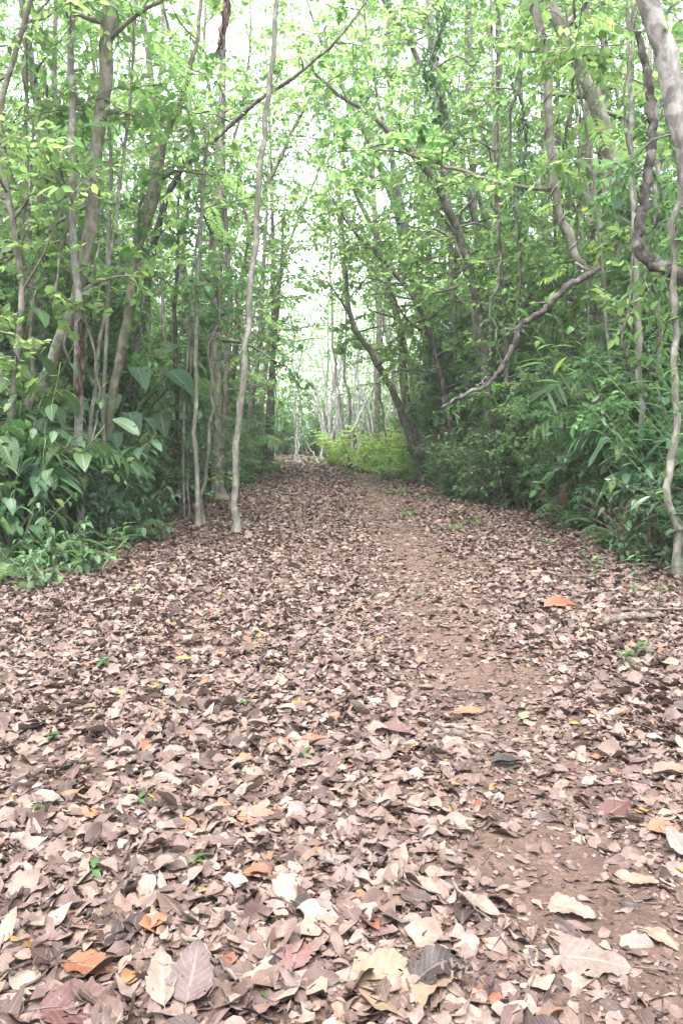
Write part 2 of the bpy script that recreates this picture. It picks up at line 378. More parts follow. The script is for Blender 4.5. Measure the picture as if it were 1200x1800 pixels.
# ------------------------------------------------------------------ leaf litter
rng = np.random.default_rng(7)
def litter_points(y0, y1, dens, xpad):
    n = int(dens * (y1 - y0) * 2 * xpad)
    y = rng.uniform(y0, y1, n); x = rng.uniform(-xpad, xpad, n)
    keep = np.abs(x) < .445 * y + 1.0
    tr = np.exp(-((x - .74 - .06 * np.sin(y * .8)) / .50) ** 2)
    patch = .5 + .5 * np.sin(x * 5.1 + 2 * np.sin(y * 3.3)) * np.sin(y * 4.7 + x * 1.9)
    pr = 1 - tr * (.44 + .40 * patch) * np.clip(.62 + (y - 2) * .1, .6, 1)
    bare = np.sin(x * 2.3 + 1.3 * y) * np.sin(y * 1.7 - x * .9 + 1.2)
    pr = pr * np.where(bare > .82, .35, 1)
    le, re = left_edge(y), right_edge(y)
    out = np.maximum(le - x, x - re)
    pr = pr * np.clip(1 - .16 * np.clip(out, 0, 9), .3, 1)
    keep &= rng.uniform(0, 1, n) < pr
    return x[keep], y[keep], tr[keep]
lit = MB()
def litter(y0, y1, dens, xpad, tm, smin, smax, flat=False, lift=.03, rag=.10, tilt=.32):
    x, y, tr = litter_points(y0, y1, dens, xpad); n = len(x)
    S = rng.uniform(0, 1, n) ** 1.9 * (smax - smin) + smin
    S = S * (1 - .45 * tr * rng.uniform(0, 1, n))
    az = rng.uniform(0, 2 * np.pi, n)
    tl = rng.normal(size=(n, 2)) * tilt * (1 - .6 * tr)[:, None]
    D = np.stack([np.cos(az), np.sin(az), np.clip(tl[:, 0], -.8, .8)], 1)
    N = np.stack([rng.normal(size=n) * tilt * 1.1 * (1 - .5 * tr), rng.normal(size=n) * tilt * 1.1 * (1 - .5 * tr), np.ones(n)], 1)
    hh = rng.uniform(0, 1, n) ** 1.4 * lift * (1 - .75 * tr) + .008
    P = np.stack([x, y, ground_z(x, y) + hh + np.abs(D[:, 2]) * S * .38], 1) - unit(D) * (S * .5)[:, None]
    fold = np.where(rng.uniform(0, 1, n) < .08, rng.uniform(.6, 1.2, n), rng.normal(size=n) * .26); bend = rng.normal(size=n) * .17
    k = 1 - .55 * tr
    tone = np.clip(rng.beta(1.15, 1.0, n), 0, .93)
    # leaves lying low are darker, those higher up lighter
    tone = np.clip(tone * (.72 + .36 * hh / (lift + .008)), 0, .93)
    odd = rng.uniform(0, 1, n); od = rng.uniform(.945, .985, n); od2 = rng.uniform(.985, 1, n)
    tone = np.where(odd > .978, od, tone); tone = np.where(odd > .9965, od2, tone); S = np.where(odd > .978, np.minimum(S, .075), S)
    far = np.clip((y - 16) / 14, 0, 1)
    tone = np.where((odd > .90) & (rng.uniform(0, 1, n) < far), od, tone)
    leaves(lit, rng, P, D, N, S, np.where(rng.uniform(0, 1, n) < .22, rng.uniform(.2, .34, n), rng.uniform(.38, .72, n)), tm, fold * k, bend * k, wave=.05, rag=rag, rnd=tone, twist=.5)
T_L1, T_L2 = template(7, 5, ovate), template(5, 3, ovate)
T_TORN = (T_L1[0][10:], T_L1[1][10:], T_L1[2][10:], template(5, 5, ovate)[3])        # the stalk end broken off
T_HALF = (T_L1[0][:20], T_L1[1][:20], T_L1[2][:20], template(4, 5, ovate)[3])        # the tip broken off
litter(1.2, 4.2, 1450, 3.2, T_L1, .026, .118, lift=.018, tilt=.15, rag=.09)
litter(1.2, 4.2, 130, 3.2, T_TORN, .03, .11, lift=.018, tilt=.2, rag=.16)
litter(1.2, 4.2, 150, 3.2, T_HALF, .03, .12, lift=.018, tilt=.2, rag=.16)
litter(1.2, 4.2, 3600, 3.2, T_SMALL, .006, .030, lift=.010, tilt=.25, rag=.3)          # crumbs between the leaves
litter(4.2, 7.5, 1150, 4.6, T_L1, .03, .108, lift=.02, tilt=.16, rag=.09)
litter(4.2, 7.5, 150, 4.6, T_TORN, .04, .11, lift=.02, tilt=.2, rag=.16)
litter(4.2, 7.5, 1600, 4.6, T_SMALL, .012, .05, lift=.014, rag=.3)
litter(7.5, 14, 1000, 7.5, T_L2, .032, .10, lift=.022, tilt=.18)
litter(14, 24, 520, 9, T_L2, .04, .115, lift=.026, tilt=.2)
litter(24, 38, 240, 11, T_SMALL, .06, .15, lift=.025, tilt=.18)
litter(36, 64, 40, 18, T_SMALL, .10, .26, lift=.05)
litter(1.2, 9, 170, 4.2, T_L1, .03, .10, lift=.003, tilt=.05, rag=.2)                    # leaves trodden flat into the earth
tl = MB(); n = 620                            # fine twigs and leaf stalks strewn through the litter
ty = 1.3 + 13 * rng.uniform(0, 1, n) ** 1.5; tx_ = rng.uniform(-1, 1, n) * (.44 * ty + .6); ta = rng.uniform(0, 6.3, n); tL = rng.uniform(.04, .28, n)
A = np.stack([tx_, ty, ground_z(tx_, ty) + rng.uniform(.008, .028, n)], 1); ta2 = ta + rng.normal(size=n) * .35
V = np.stack([np.cos(ta), np.sin(ta), rng.normal(size=n) * .06], 1) * tL[:, None] * .5; V2 = np.stack([np.cos(ta2), np.sin(ta2), rng.normal(size=n) * .06], 1) * tL[:, None] * .5
prisms(tl, A, V, .0026, .002); prisms(tl, A + V, V2, .002, .001)
tag(tl.build('twig_litter', M['twigs'], smooth=False), 'fine dry twigs and leaf stalks strewn through the dead leaves', 'twig litter', kind='stuff')
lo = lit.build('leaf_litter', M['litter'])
tag(lo, 'brown and pinkish grey dead leaves carpeting the path and forest floor', 'leaf litter', kind='stuff')


# ------------------------------------------------------------------ trees
def radius_at(path, rad, p):
    return float(rad[np.argmin(((path - p) ** 2).sum(1))])
def limbs(m, rng, path, rad, n, t0, t1, ll, up=.5, ntw=6, tw=.6, bias=(0, 0, 0), rl=.45):
    """limbs from a trunk path and twigs on them; returns the twigs' starts and vectors"""
    A, V = [], []; k = len(path); bias = np.asarray(bias, float)
    for i in range(n):
        t = t0 + (t1 - t0) * (i + rng.uniform()) / n
        f = t * (k - 1); a = int(min(f, k - 2)); p = path[a] + (path[a + 1] - path[a]) * (f - a)
        az = i * 2.4 + rng.uniform(-.6, .6)
        d = unit(np.array([math.cos(az), math.sin(az), up + rng.normal() * .3]) + bias)
        L = ll * rng.uniform(.55, 1.25) * (1.15 - .5 * (t - t0) / max(t1 - t0, 1e-6))
        d2 = unit(d + rng.normal(size=3) * .35 + [0, 0, -.15]); d3 = unit(d2 + rng.normal(size=3) * .35 + [0, 0, -.25])
        q = np.array([p, p + d * L * .35, p + d * L * .35 + d2 * L * .35, p + d * L * .35 + d2 * L * .35 + d3 * L * .3])
        q = resample(q, 7); r = max(.006, rad[a] * rl * rng.uniform(.7, 1.1))
        tube(m, q, np.linspace(r, .004, 7), 4, cap=False)
        for j in range(ntw):
            s = .25 + .75 * (j + rng.uniform()) / ntw; g = s * 6; b = int(min(g, 5))
            A.append(q[b] + (q[b + 1] - q[b]) * (g - b))
            V.append(unit(unit(q[b + 1] - q[b]) * .6 + rng.normal(size=3) * [.7, .7, .35]) * tw * rng.uniform(.6, 1.3))
    return np.array(A).reshape(-1, 3), np.array(V).reshape(-1, 3)

def plain_tree(name, label, cat, group, loc, path, rad, bark, leafm, rng, crowns, nside=7, rough=.05, lsize=.085, nl=16, bare=False, vine_leaf=0, origin=None, flare=0):
    """an Empty > trunk (with its limbs) and crown; path is in world metres"""
    t = thing(name, label, cat, loc, group)
    rd = rad * (1 + flare * np.exp(-np.maximum(path[:, 2] - path[0][2] - .12, 0) / .11)) if flare else rad
    m = MB(); tube(m, path, rd, nside, rng, rough)
    f = MB(); has = False
    for c in crowns:
        c = dict(c); n_l = c.pop('nl', nl); sz = c.pop('size', lsize); rr = c.pop('tone', (0, 1)); drp = c.pop('droop', .25); wr = c.pop('wr', .58)
        A, V = limbs(m, rng, path, rad, **c)
        prisms(m, A, V, .006, .003)
        sprays(f, rng, A, V, n_l, sz, wr=wr, rnd0=rr[0], rnd1=rr[1], droop=drp); has = True
    if vine_leaf:
        K = vine_leaf; i = rng.integers(1, int(len(path) * .8), K)
        az = rng.uniform(0, 6.3, K); D = np.stack([np.cos(az), np.sin(az), -.6 + rng.normal(size=K) * .4], 1)
        leaves(f, rng, path[i] + rng.normal(size=(K, 3)) * .06, D, np.stack([np.cos(az), np.sin(az), .8 + 0 * az], 1), rng.uniform(.06, .13, K), .6, T_SMALL, .15, -.2); has = True
    m.build('trunk', bark, t)
    if has and not bare: f.build('crown', leafm, t)
    return t

# -- kinds of forest tree, built once and copied
def proto_tree(seed, h, r0, bark, leafm, lean, crowns, **k):
    r = np.random.default_rng(seed)
    p = np.array([[0, 0, -.15], [lean[0] * .25, lean[1] * .2, h * .25], [lean[0] * .5 + r.normal() * .2, lean[1] * .5 + r.normal() * .2, h * .5], [lean[0] * .8 + r.normal() * .3, lean[1] * .8, h * .78], [lean[0], lean[1], h]])
    path = resample(p, 22, r, .025); rad = np.interp(np.linspace(0, 1, 22), [0, .06, .7, 1], [r0 * 1.35, r0, r0 * .55, .012])
    return plain_tree('forest_tree', None, 'tree', None, (0, 0, 0), path, rad, bark, leafm, r, crowns, **k)
BARKS = [('pale', 'b_pale'), ('grey', 'b_grey'), ('brown', 'b_brown'), ('mossy', 'b_moss')]
tree_kinds = []
for i in range(8):
    bn, bk = BARKS[i % 4]; rr = np.random.default_rng(100 + i)
    h = [13, 11, 14, 10, 9, 12, 8, 15][i]
    tall = [dict(n=24, t0=.40, t1=1, ll=1.8, up=.4, ntw=8, tw=.65, nl=15), dict(n=10, t0=.12, t1=.4, ll=1.1, up=.3, ntw=5, tw=.5, nl=11)]
    low = [dict(n=32, t0=.1, t1=1, ll=1.4, up=.4, ntw=7, tw=.6, nl=14)]
    t = proto_tree(200 + i, h, [.06, .05, .075, .045, .04, .065, .035, .08][i], M[bk], M['canopy'] if i % 3 else M['mid'], rr.normal(size=2) * [.9, .7], tall if i < 6 else low, lsize=[.095, .105, .09, .115, .095, .11, .085, .115][i], vine_leaf=[0, 60, 0, 120, 0, 40, 0, 0][i])
    tree_kinds.append((t, bn, i))
# -- kinds of sapling
sap_kinds = []
for i in range(5):
    rr = np.random.default_rng(300 + i); h = [4.5, 3.6, 5.5, 3.0, 4.0][i]
    p = resample(np.array([[0, 0, -.1], [rr.normal() * .1, rr.normal() * .1, h * .4], [rr.normal() * .3, rr.normal() * .3, h]]), 14, rr, .012)
    t = plain_tree('forest_sapling', None, 'sapling', None, (0, 0, 0), p, np.linspace(.024, .006, 14), M[['b_grey', 'b_brown', 'b_pale', 'stem', 'b_grey'][i]], M[['mid', 'mid', 'canopy', 'dark', 'mid'][i]], rr,
                   [dict(n=[26, 24, 30, 20, 26][i], t0=.15, t1=1, ll=[1.0, .9, 1.1, .8, .7][i], up=.35, ntw=7, tw=.45)], nside=5, lsize=[.10, .125, .09, .14, .11][i], nl=11)
    sap_kinds.append((t, ['small leaved', 'round leaved', 'light green', 'large leaved', 'narrow crowned'][i], i))

# ------------------------------------------------------------------ shrubs and low plants
def plant(name, cat, fn, seed, leafm, stemm):
    r = np.random.default_rng(seed); t = thing(name, None, cat, (0, 0, 0)); f, m = MB(), MB(); fn(r, f, m)
    if m.n: m.build('stem', stemm, t)
    f.build('foliage', leafm, t); return t
def stems_of(r, n, h, spread, arch=.2):
    out = []
    for i in range(n):
        az = r.uniform(0, 6.3); hh = h * r.uniform(.55, 1.1); o = np.array([math.cos(az), math.sin(az), 0])
        b = o * spread * .25 * r.uniform(0, 1)
        out.append(resample(np.array([b + [0, 0, -.05], b + o * spread * .35 + [0, 0, hh * .5], b + o * (spread * .8 + arch * hh) * r.uniform(.5, 1.1) + [0, 0, hh]]), 10, r, .01))
    return out
def broad_shrub(h=1.5, n=7, ls=.2, tm=T_BIG, per=11, wr=.55, spread=.5):
    def fn(r, f, m):
        for p in stems_of(r, n, h, spread):
            tube(m, p, np.linspace(.011, .004, 10), 5)
            i = np.linspace(2.5, 9, per); a = np.minimum(i.astype(int), 8); P = p[a] + (p[a + 1] - p[a]) * (i - a)[:, None]
            az = np.arange(per) * 2.4 + r.uniform(0, 6)
            D = np.stack([np.cos(az), np.sin(az), r.normal(size=per) * .25 + .05], 1)
            pet = unit(D + [0, 0, .35]) * ls * .35; prisms(m, P, pet, .003, .002)
            D[:, 2] -= .45
            leaves(f, r, P + pet, D, np.stack([np.cos(az) * .5, np.sin(az) * .5, np.ones(per)], 1) + r.normal(size=(per, 3)) * .25, ls * r.uniform(.6, 1.25, per), wr, tm, .18, -.3, wave=.02, twist=.2)
    return fn
def fine_shrub(h=1.6, n=10, ls=.085, spread=.7):
    def fn(r, f, m):
        for p in stems_of(r, n, h, spread):
            rad = np.linspace(.012, .004, 10); tube(m, p, rad, 4)
            A, V = limbs(m, r, p, rad, 7, .2, 1, .45, .4, 4, .28); prisms(m, A, V, .003, .002)
            sprays(f, r, A, V, 9, ls)
    return fn
def cane_shrub(h=1.7, n=11, ls=.24, wr=.19, spread=.7, per=13):
    def fn(r, f, m):
        for p in stems_of(r, n, h, spread, .35):
            tube(m, p, np.linspace(.009, .003, 10), 4)
            i = np.linspace(2.2, 9, per); a = np.minimum(i.astype(int), 8); P = p[a] + (p[a + 1] - p[a]) * (i - a)[:, None]; t = unit(p[a + 1] - p[a])
            s = unit(np.cross(t, np.array([0, 0, 1.]) + r.normal(size=3) * .2)) * np.where(np.arange(per) % 2, 1, -1)[:, None]
            leaves(f, r, P, s + t * .8 + r.normal(size=(per, 3)) * .25, np.array([0, 0, 1.]) + r.normal(size=(per, 3)) * .3, ls * r.uniform(.65, 1.2, per), wr, T_LANCE, .25, -.35)
    return fn
def fern_clump(n=13, L=.8, pairs=20, ll=.13, rise=.75):
    def fn(r, f, m):
        for i in range(n):
            az = i * 2.4 + r.uniform(-.3, .3); o = np.array([math.cos(az), math.sin(az), 0]); l = L * r.uniform(.6, 1.15); u = rise * r.uniform(.7, 1.2)
            p = resample(np.array([[0, 0, -.03], o * l * .25 + [0, 0, l * u * .6], o * l * .6 + [0, 0, l * u * .85], o * l + [0, 0, l * u * .55]]), 10)
            tube(m, p, np.linspace(.005, .0015, 10), 3, cap=False)
            frond(f, r, p, pairs, ll, wr=.3, prof=lambda s: np.sin(np.pi * (.1 + .86 * s)) ** .7 * (1.1 - .5 * s))
    return fn
def palm_clump(n=8, L=1.6, pairs=22, ll=.42):
    def fn(r, f, m):
        for i in range(n):
            az = i * 2.4 + r.uniform(-.3, .3); o = np.array([math.cos(az), math.sin(az), 0]); l = L * r.uniform(.7, 1.1)
            p = resample(np.array([[0, 0, -.03], o * l * .15 + [0, 0, l * .55], o * l * .5 + [0, 0, l * .9], o * l * .95 + [0, 0, l * .75]]), 12)
            tube(m, p, np.linspace(.012, .003, 12), 4, cap=False)
            frond(f, r, p[4:], pairs, ll, wr=.11, tm=T_LANCE, droop=.35, ang=.8, prof=lambda s: .55 + .45 * np.sin(np.pi * (.1 + .8 * s)))
    return fn
def strap_clump(n=12, L=.55, wr=.12):
    def fn(r, f, m):
        az = np.arange(n) * 2.4; D = np.stack([np.cos(az), np.sin(az), r.uniform(.6, 1.6, n)], 1)
        leaves(f, r, np.zeros((n, 3)) - [0, 0, .02], D, np.stack([-np.cos(az), -np.sin(az), np.ones(n)], 1), L * r.uniform(.6, 1.1, n), wr, T_LANCE, .25, -.45)
    return fn
def seedling(n=7, h=.16, ls=.10, wr=.5, tm=T_MED):
    def fn(r, f, m):
        tube(m, resample(np.array([[0, 0, -.03], [r.normal() * .01, r.normal() * .01, h * .6], [r.normal() * .02, r.normal() * .02, h]]), 5), np.linspace(.004, .002, 5), 4)
        az = np.arange(n) * 2.4 + r.uniform(0, 6); z = h * np.linspace(.45, 1, n)
        D = np.stack([np.cos(az), np.sin(az), r.uniform(-.2, .5, n)], 1)
        leaves(f, r, np.stack([0 * z, 0 * z, z], 1), D, np.stack([-.3 * np.cos(az), -.3 * np.sin(az), np.ones(n)], 1), ls * r.uniform(.6, 1.2, n), wr, tm, .2, -.25)
    return fn
def aroid(n=20, h=1.0, ls=.27):
    def fn(r, f, m):
        az = np.arange(n) * 2.4 + r.uniform(0, 6); hh = h * r.uniform(.5, 1.1, n)
        for a, z in zip(az, hh):
            o = np.array([math.cos(a), math.sin(a), 0]); q = resample(np.array([[0, 0, -.03], o * .15 * z + [0, 0, z * .6], o * .5 * z + [0, 0, z]]), 7)
            tube(m, q, np.linspace(.012, .006, 7), 5)
            leaves(f, r, q[-1:], (o + [0, 0, -.75])[None], (o * .8 + [0, 0, .8] + r.normal(size=3) * .15)[None], ls * r.uniform(.65, 1.15), .8, T_HEART, .2, -.25, wave=.03)
    return fn
def bare_thicket(n=40, h=1.3):
    def fn(r, f, m):
        for p in stems_of(r, n, h, .9, .5): tube(m, resample(p, 5, r, .05), np.linspace(.008, .003, 5), 3)
        for i in range(60):
            az = r.uniform(0, 6.3); o = np.array([math.cos(az), math.sin(az), 0]); z = r.uniform(.2, h)
            p = np.array([o * .15 + [0, 0, z], o * .4 + [0, 0, z + .05], o * .6 + [0, 0, max(z - .45, 0)]])
            frond(f, r, p, 12, .12, wr=.14, droop=.9, ang=.35)
    return fn

P = dict(
    broad_a=plant('broad_leaved_shrub', 'shrub', broad_shrub(), 1, M['broad'], M['stem']),
    broad_b=plant('broad_leaved_shrub', 'shrub', broad_shrub(1.1, 9, .16, T_BIG, 10, .5), 2, M['broad'], M['stem']),
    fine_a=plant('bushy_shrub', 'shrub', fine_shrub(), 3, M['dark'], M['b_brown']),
    fine_b=plant('bushy_shrub', 'shrub', fine_shrub(2.4, 10, .10, .9), 4, M['mid'], M['b_brown']),
    fine_c=plant('bushy_shrub', 'shrub', fine_shrub(1.1, 12, .07, .6), 5, M['mid'], M['b_brown']),
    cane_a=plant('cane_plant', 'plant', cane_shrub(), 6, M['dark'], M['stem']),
    cane_b=plant('cane_plant', 'plant', cane_shrub(2.2, 9, .3, .17, .8), 7, M['mid'], M['stem']),
    fern=plant('fern', 'fern', fern_clump(9, 1.0, 12, .21, .75), 8, M['fern'], M['stem']),
    fern_b=plant('fern', 'fern', fern_clump(8, 1.4, 14, .25, .9), 9, M['fern'], M['stem']),
    fern_d=plant('fern', 'fern', fern_clump(11, .6, 16, .11, .6), 10, M['mid'], M['stem']),
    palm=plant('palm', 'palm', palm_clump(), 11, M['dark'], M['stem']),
    palm_b=plant('palm', 'palm', palm_clump(10, 1.9, 20, .5), 12, M['mid'], M['stem']),
    strap=plant('strap_leaf_plant', 'plant', strap_clump(), 13, M['fresh'], M['stem']),
    seed_a=plant('seedling', 'seedling', seedling(), 14, M['fresh'], M['stem']),
    seed_b=plant('seedling', 'seedling', seedling(9, .22, .09, .3, T_LANCE), 15, M['mid'], M['stem']),
    seed_c=plant('seedling', 'seedling', seedling(5, .035, .042, .5), 16, M['fresh'], M['stem']),
    bush_s=plant('leafy_ground_plant', 'plant', broad_shrub(.42, 8, .11, T_BIG, 6, .55, .4), 17, M['broad'], M['stem']),
    aroid=plant('heart_leaf_plant', 'plant', aroid(), 18, M['broad'], M['stem']),
    bright=plant('bright_leafy_plant', 'plant', broad_shrub(1.0, 8, .17, T_MED, 9, .5, .5), 22, M['fern'], M['stem']),
    thicket=plant('dead_fern_heap', 'dead ferns', bare_thicket(), 19, M['rust'], M['b_red']),
    grass=plant('grass_tuft', 'grass tuft', strap_clump(40, .3, .045), 20, M['fresh'], M['stem']),
)
used = {}
def put(kind, loc, label, group=None, rz=None, sc_=1., r=np.random.default_rng(55)):
    """the first call moves the thing itself, later ones copy it"""
    rz = r.uniform(0, 6.3) if rz is None else rz
    src = P[kind]
    if kind not in used:
        used[kind] = 1; o = src
        o.location = [float(c) for c in loc]; o.rotation_euler = (0, 0, rz); o.scale = (sc_,) * 3; o['label'] = label
        if group: o['group'] = group
        return o
    o = dup(src, loc, rz, sc_, label, group)
    if not group and 'group' in o: del o['group']
    return o
def gp(x, y): return (x, y, float(ground_z(x, y)))

# ------------------------------------------------------------------ the forest: every tree a copy with its own trunk and crown
rng = np.random.default_rng(21)
taken = []
def scatter(n, xr, yr, dmin, ok):
    out = []
    for _ in range(n * 60):
        if len(out) >= n: break
        x, y = rng.uniform(*xr), rng.uniform(*yr)
        if not ok(x, y) or any((x - a) ** 2 + (y - b) ** 2 < dmin ** 2 for a, b in taken): continue
        taken.append((x, y)); out.append((x, y))
    return sorted(out, key=lambda p: p[1])
BAND = lambda y: 'edge' if y < 16 else 'middle' if y < 28 else 'deep'
first = set()
def place(kinds, x, y, name, where, verb, lo=.85, hi=1.15):
    t, word, i = kinds[rng.integers(len(kinds))]
    z = float(ground_z(x, y)); s = rng.uniform(lo, hi); rz = rng.uniform(0, 6.3)
    label = f'{word} {name} {verb} {where}'; grp = f'{name}s {where}'
    if t.name in first: dup(t, (x, y, z), rz, s, label, grp)
    else:
        first.add(t.name); t.location = (x, y, z); t.rotation_euler = (0, 0, rz); t.scale = (s, s, s); t['label'] = label; t['group'] = grp
left_ok = lambda x, y: -.445 * y - 2.0 < x < left_edge(y) - .9 - 4. * np.clip((y - 24) / 6, 0, 1)
right_ok = lambda x, y: max(right_edge(y), 1.9 if y > 19 else 0) + .9 + 1.6 * np.clip((y - 26) / 5, 0, 1) < x < .445 * y + 2.0
WH = {'edge': 'among the front rows', 'middle': 'halfway back', 'deep': 'far back'}
def forest():
    for side, ok, xr in (('left', left_ok, (-24, -3)), ('right', right_ok, (2, 24))):
        for x, y in scatter(68, xr, (7.5, 46), 1.3, ok):
            place(tree_kinds, x, y, 'slender tree', f'{WH[BAND(y)]} in the forest {side} of the path', 'standing')
        for x, y in scatter(70, xr, (8.5, 36), .8, ok):
            place(sap_kinds, x, y, 'sapling', f'{WH[BAND(y)]} in the undergrowth {side} of the path', 'growing')
    for x, y in scatter(44, (-18, 20), (41, 62), 1.6, lambda x, y: abs(x + .8) > 3.6 - (y - 41) * .1):
        place([k for k in tree_kinds if k[2] % 3], x, y, 'slender tree', 'in the bright wood beyond the end of the path', 'standing')
    for x, y in scatter(50, (-14, 15), (36, 54), .9, lambda x, y: not (-4.5 < x < 3 and y < 45)):
        place(sap_kinds, x, y, 'sapling', 'in the bright wood beyond the end of the path', 'growing')
forest()
m = MB(); n = 90000                           # the wood far behind, one mass
A = np.stack([rng.uniform(-48, 50, n), rng.uniform(64, 84, n), 17 * rng.uniform(0, 1, n) ** 1.2], 1)
A[:, 2] *= .75 + .25 * np.sin(A[:, 0] * .45) * np.sin(A[:, 1] * .6 + A[:, 0] * .2)
leaves(m, rng, A, rng.normal(size=(n, 3)) - [0, 0, .3], rng.normal(size=(n, 3)) * .6 + [0, 0, 1], rng.uniform(.16, .42, n), .55, T_SMALL, .2, -.15)
for x in np.arange(-46, 50, 1.7):
    h = rng.uniform(8, 14); y = rng.uniform(65, 80); tube(m, [[x, y, -.2], [x + rng.normal() * .5, y, h * .5], [x + rng.normal(), y, h]], [.13, .1, .04], 5)
tag(m.build('distant_wood', M['canopy']), 'mass of far green trees closing the view behind the slender trees', 'wood', kind='stuff')

# ------------------------------------------------------------------ the trees one can tell apart
hr = np.random.default_rng(77)
def hero(label, px, d, wpx, bark, leafm='canopy', crowns=(), ext=0., grounded=True, name='tree', cat='tree', group=None, wob=.012, n=26, nside=8, rough=.05, **k):
    """px: photo positions from the base up; d: metres ahead (one number or one per point); wpx: widths there"""
    dd = np.broadcast_to(d, (len(px),)) if np.ndim(d) == 0 else np.asarray(d, float)
    pts = [at(x, y, q) for (x, y), q in zip(px, dd)]
    r = np.interp(np.linspace(0, 1, len(px)), np.linspace(0, 1, len(wpx)), wpx) * .5 * dd / F_PX
    pts, r = list(pts), list(r)
    if grounded:
        b = pts[0].copy()
        if b[2] > .12:
            dr = pts[0] - pts[1]; b = pts[0] + np.array([dr[0], dr[1], 0]) / max(abs(dr[2]), .2) * b[2] * .5; b[2] = float(ground_z(b[0], b[1])) - .12
            pts.insert(0, b); r.insert(0, r[0] * 1.2)
        else: pts[0][2] = float(ground_z(b[0], b[1])) - .12
    if ext:
        dr = unit(pts[-1] - pts[-2]); dr = unit(dr + [0, 0, .4]); pts.append(pts[-1] + dr * ext); r.append(max(.008, r[-1] * .35))
    pts = np.array(pts)
    path = resample(pts, n, hr, wob)
    if grounded:                              # closer rings near the foot, for the flare
        path = np.vstack([path[0], path[0] + (path[1] - path[0]) * np.array([[.15], [.3], [.5], [.75]]), path[1:]]); n = len(path)
    seg = np.concatenate([[0], np.cumsum(np.linalg.norm(np.diff(pts, axis=0), axis=1))])
    sl_ = np.concatenate([[0], np.cumsum(np.linalg.norm(np.diff(path, axis=0), axis=1))]); rad = np.interp(sl_ / sl_[-1] * seg[-1], seg, r)
    loc = (path[0][0], path[0][1], float(ground_z(path[0][0], path[0][1]))) if grounded else path[0]
    return plain_tree(name, label, cat, group, loc, path, rad, M[bark], M[leafm], hr, [dict(c) for c in crowns], nside=nside, rough=rough, flare=.9 if grounded else 0, **k)
def K(n, t0, t1, ll=1.3, up=.4, ntw=7, tw=.6, **k): return dict(dict(n=max(3, int(n * .8)), t0=t0, t1=t1, ll=ll, up=up, ntw=ntw, tw=tw, size=.11, wr=.6, nl=13), **k)
LOW = lambda n=14, t0=.12, t1=.5, ll=1.0: K(n, t0, t1, ll, .25, 6, .5, size=.12)

# left of the path
hero('pale straight slender trunk rising from the big leaved shrubs, left of a thicker grey trunk', [(140, 800), (138, 560), (133, 480), (128, 240), (124, 0)], 9.2, [15, 14, 13, 12, 11], 'b_pale', 'canopy', [K(14, .55, 1, 1.3, size=.12), LOW(5, .35, .6)], ext=3.5, n=34)
hero('thick grey trunk that leans up out of the shrubs beside the pale straight one', [(28, 775), (70, 680), (108, 600), (140, 505), (160, 380), (178, 200), (198, 0)], 9.4, [19, 20, 21, 22, 23, 23, 23], 'b_grey', 'canopy', [K(16, .6, 1, 1.6, size=.12), LOW(5, .35, .6)], ext=4, n=40, vine_leaf=30)
hero('crooked tree with a swollen broken knee and one long thin curving shoot', [(196, 720), (210, 640), (228, 540), (243, 430), (268, 345), (290, 245), (325, 150), (348, 60), (352, 0)], 11.2, [15, 17, 18, 20, 25, 12, 9, 7, 6], 'b_moss', 'canopy', [K(12, .55, 1, 1.2)], ext=2, n=44, vine_leaf=90)
hero('dark vine hung tree at the left rim with a bend partway up', [(70, 640), (72, 430), (80, 300), (66, 180), (40, 0)], 11.5, [19, 19, 18, 15, 12], 'b_grey', 'canopy', [K(12, .5, 1, 1.4, size=.12), LOW(5, .35, .6)], ext=3, n=34, vine_leaf=160)
hero('thin dark tree leaning right with its branch crossing over the path', [(250, 560), (300, 330), (400, 226), (470, 165), (530, 125), (610, 50)], [13, 13, 13, 13, 13.2, 13.4], [14, 11, 8, 7, 6, 5], 'b_dark', 'canopy', [K(14, .45, 1, 1.1, .35, 7, .5)], ext=1.2, n=34)
hero('tall slim bare pole tree with pale grey bark standing alone in the leaf litter', [(413, 938), (419, 750), (436, 560), (456, 330), (472, 160), (487, 0)], 10.8, [12, 12, 11, 10, 9, 8], 'b_grey', 'canopy', [K(6, .88, 1, 1.0)], ext=2.2, n=36, rough=.03)
hero('very thin straight sapling stem beside the tall pole tree, rooted in leaf litter', [(347, 932), (344, 720), (348, 480), (360, 290)], 11.3, [9, 8, 7, 6], 'b_grey', 'canopy', [K(7, .8, 1, .8, lsize=.1) if False else K(7, .8, 1, .8)], ext=.6, n=24, rough=.03)
hero('thin wavy sapling stem just behind the very thin straight one', [(355, 925), (364, 800), (369, 700), (374, 620), (384, 545)], 11.6, [7, 6, 6, 5, 5], 'b_brown', 'mid', [K(8, .75, 1, .7)], ext=.6, n=22, wob=.03)
hero('dark column of a trunk wrapped in shaggy climbing leaves, in from the left edge', [(380, 640), (378, 480), (382, 380), (388, 250)], 16, [20, 24, 22, 16], 'b_brown', 'dark', [K(10, .4, 1, 1.2)], ext=3, n=30, vine_leaf=420)
hero('thin dark upright stem in the shady undergrowth left of the two thin saplings', [(313, 790), (311, 660), (308, 560), (312, 430)], 13, [8, 8, 7, 6], 'b_dark', 'mid', [K(8, .6, 1, .9)], ext=1.5, n=20)
hero('slim pale stem by the fan palm at the far left of the path', [(462, 838), (470, 740), (478, 640), (490, 520)], 23, [8, 7, 7, 6], 'b_brown', 'canopy', [K(16, .45, 1, 1.7)], ext=3, n=24)
hero('leaning pale stem crossing behind the tall pole tree', [(425, 830), (440, 720), (452, 640), (462, 500)], 22, [9, 9, 8, 7], 'b_grey', 'canopy', [K(18, .4, 1, 1.7)], ext=3.5, n=24)
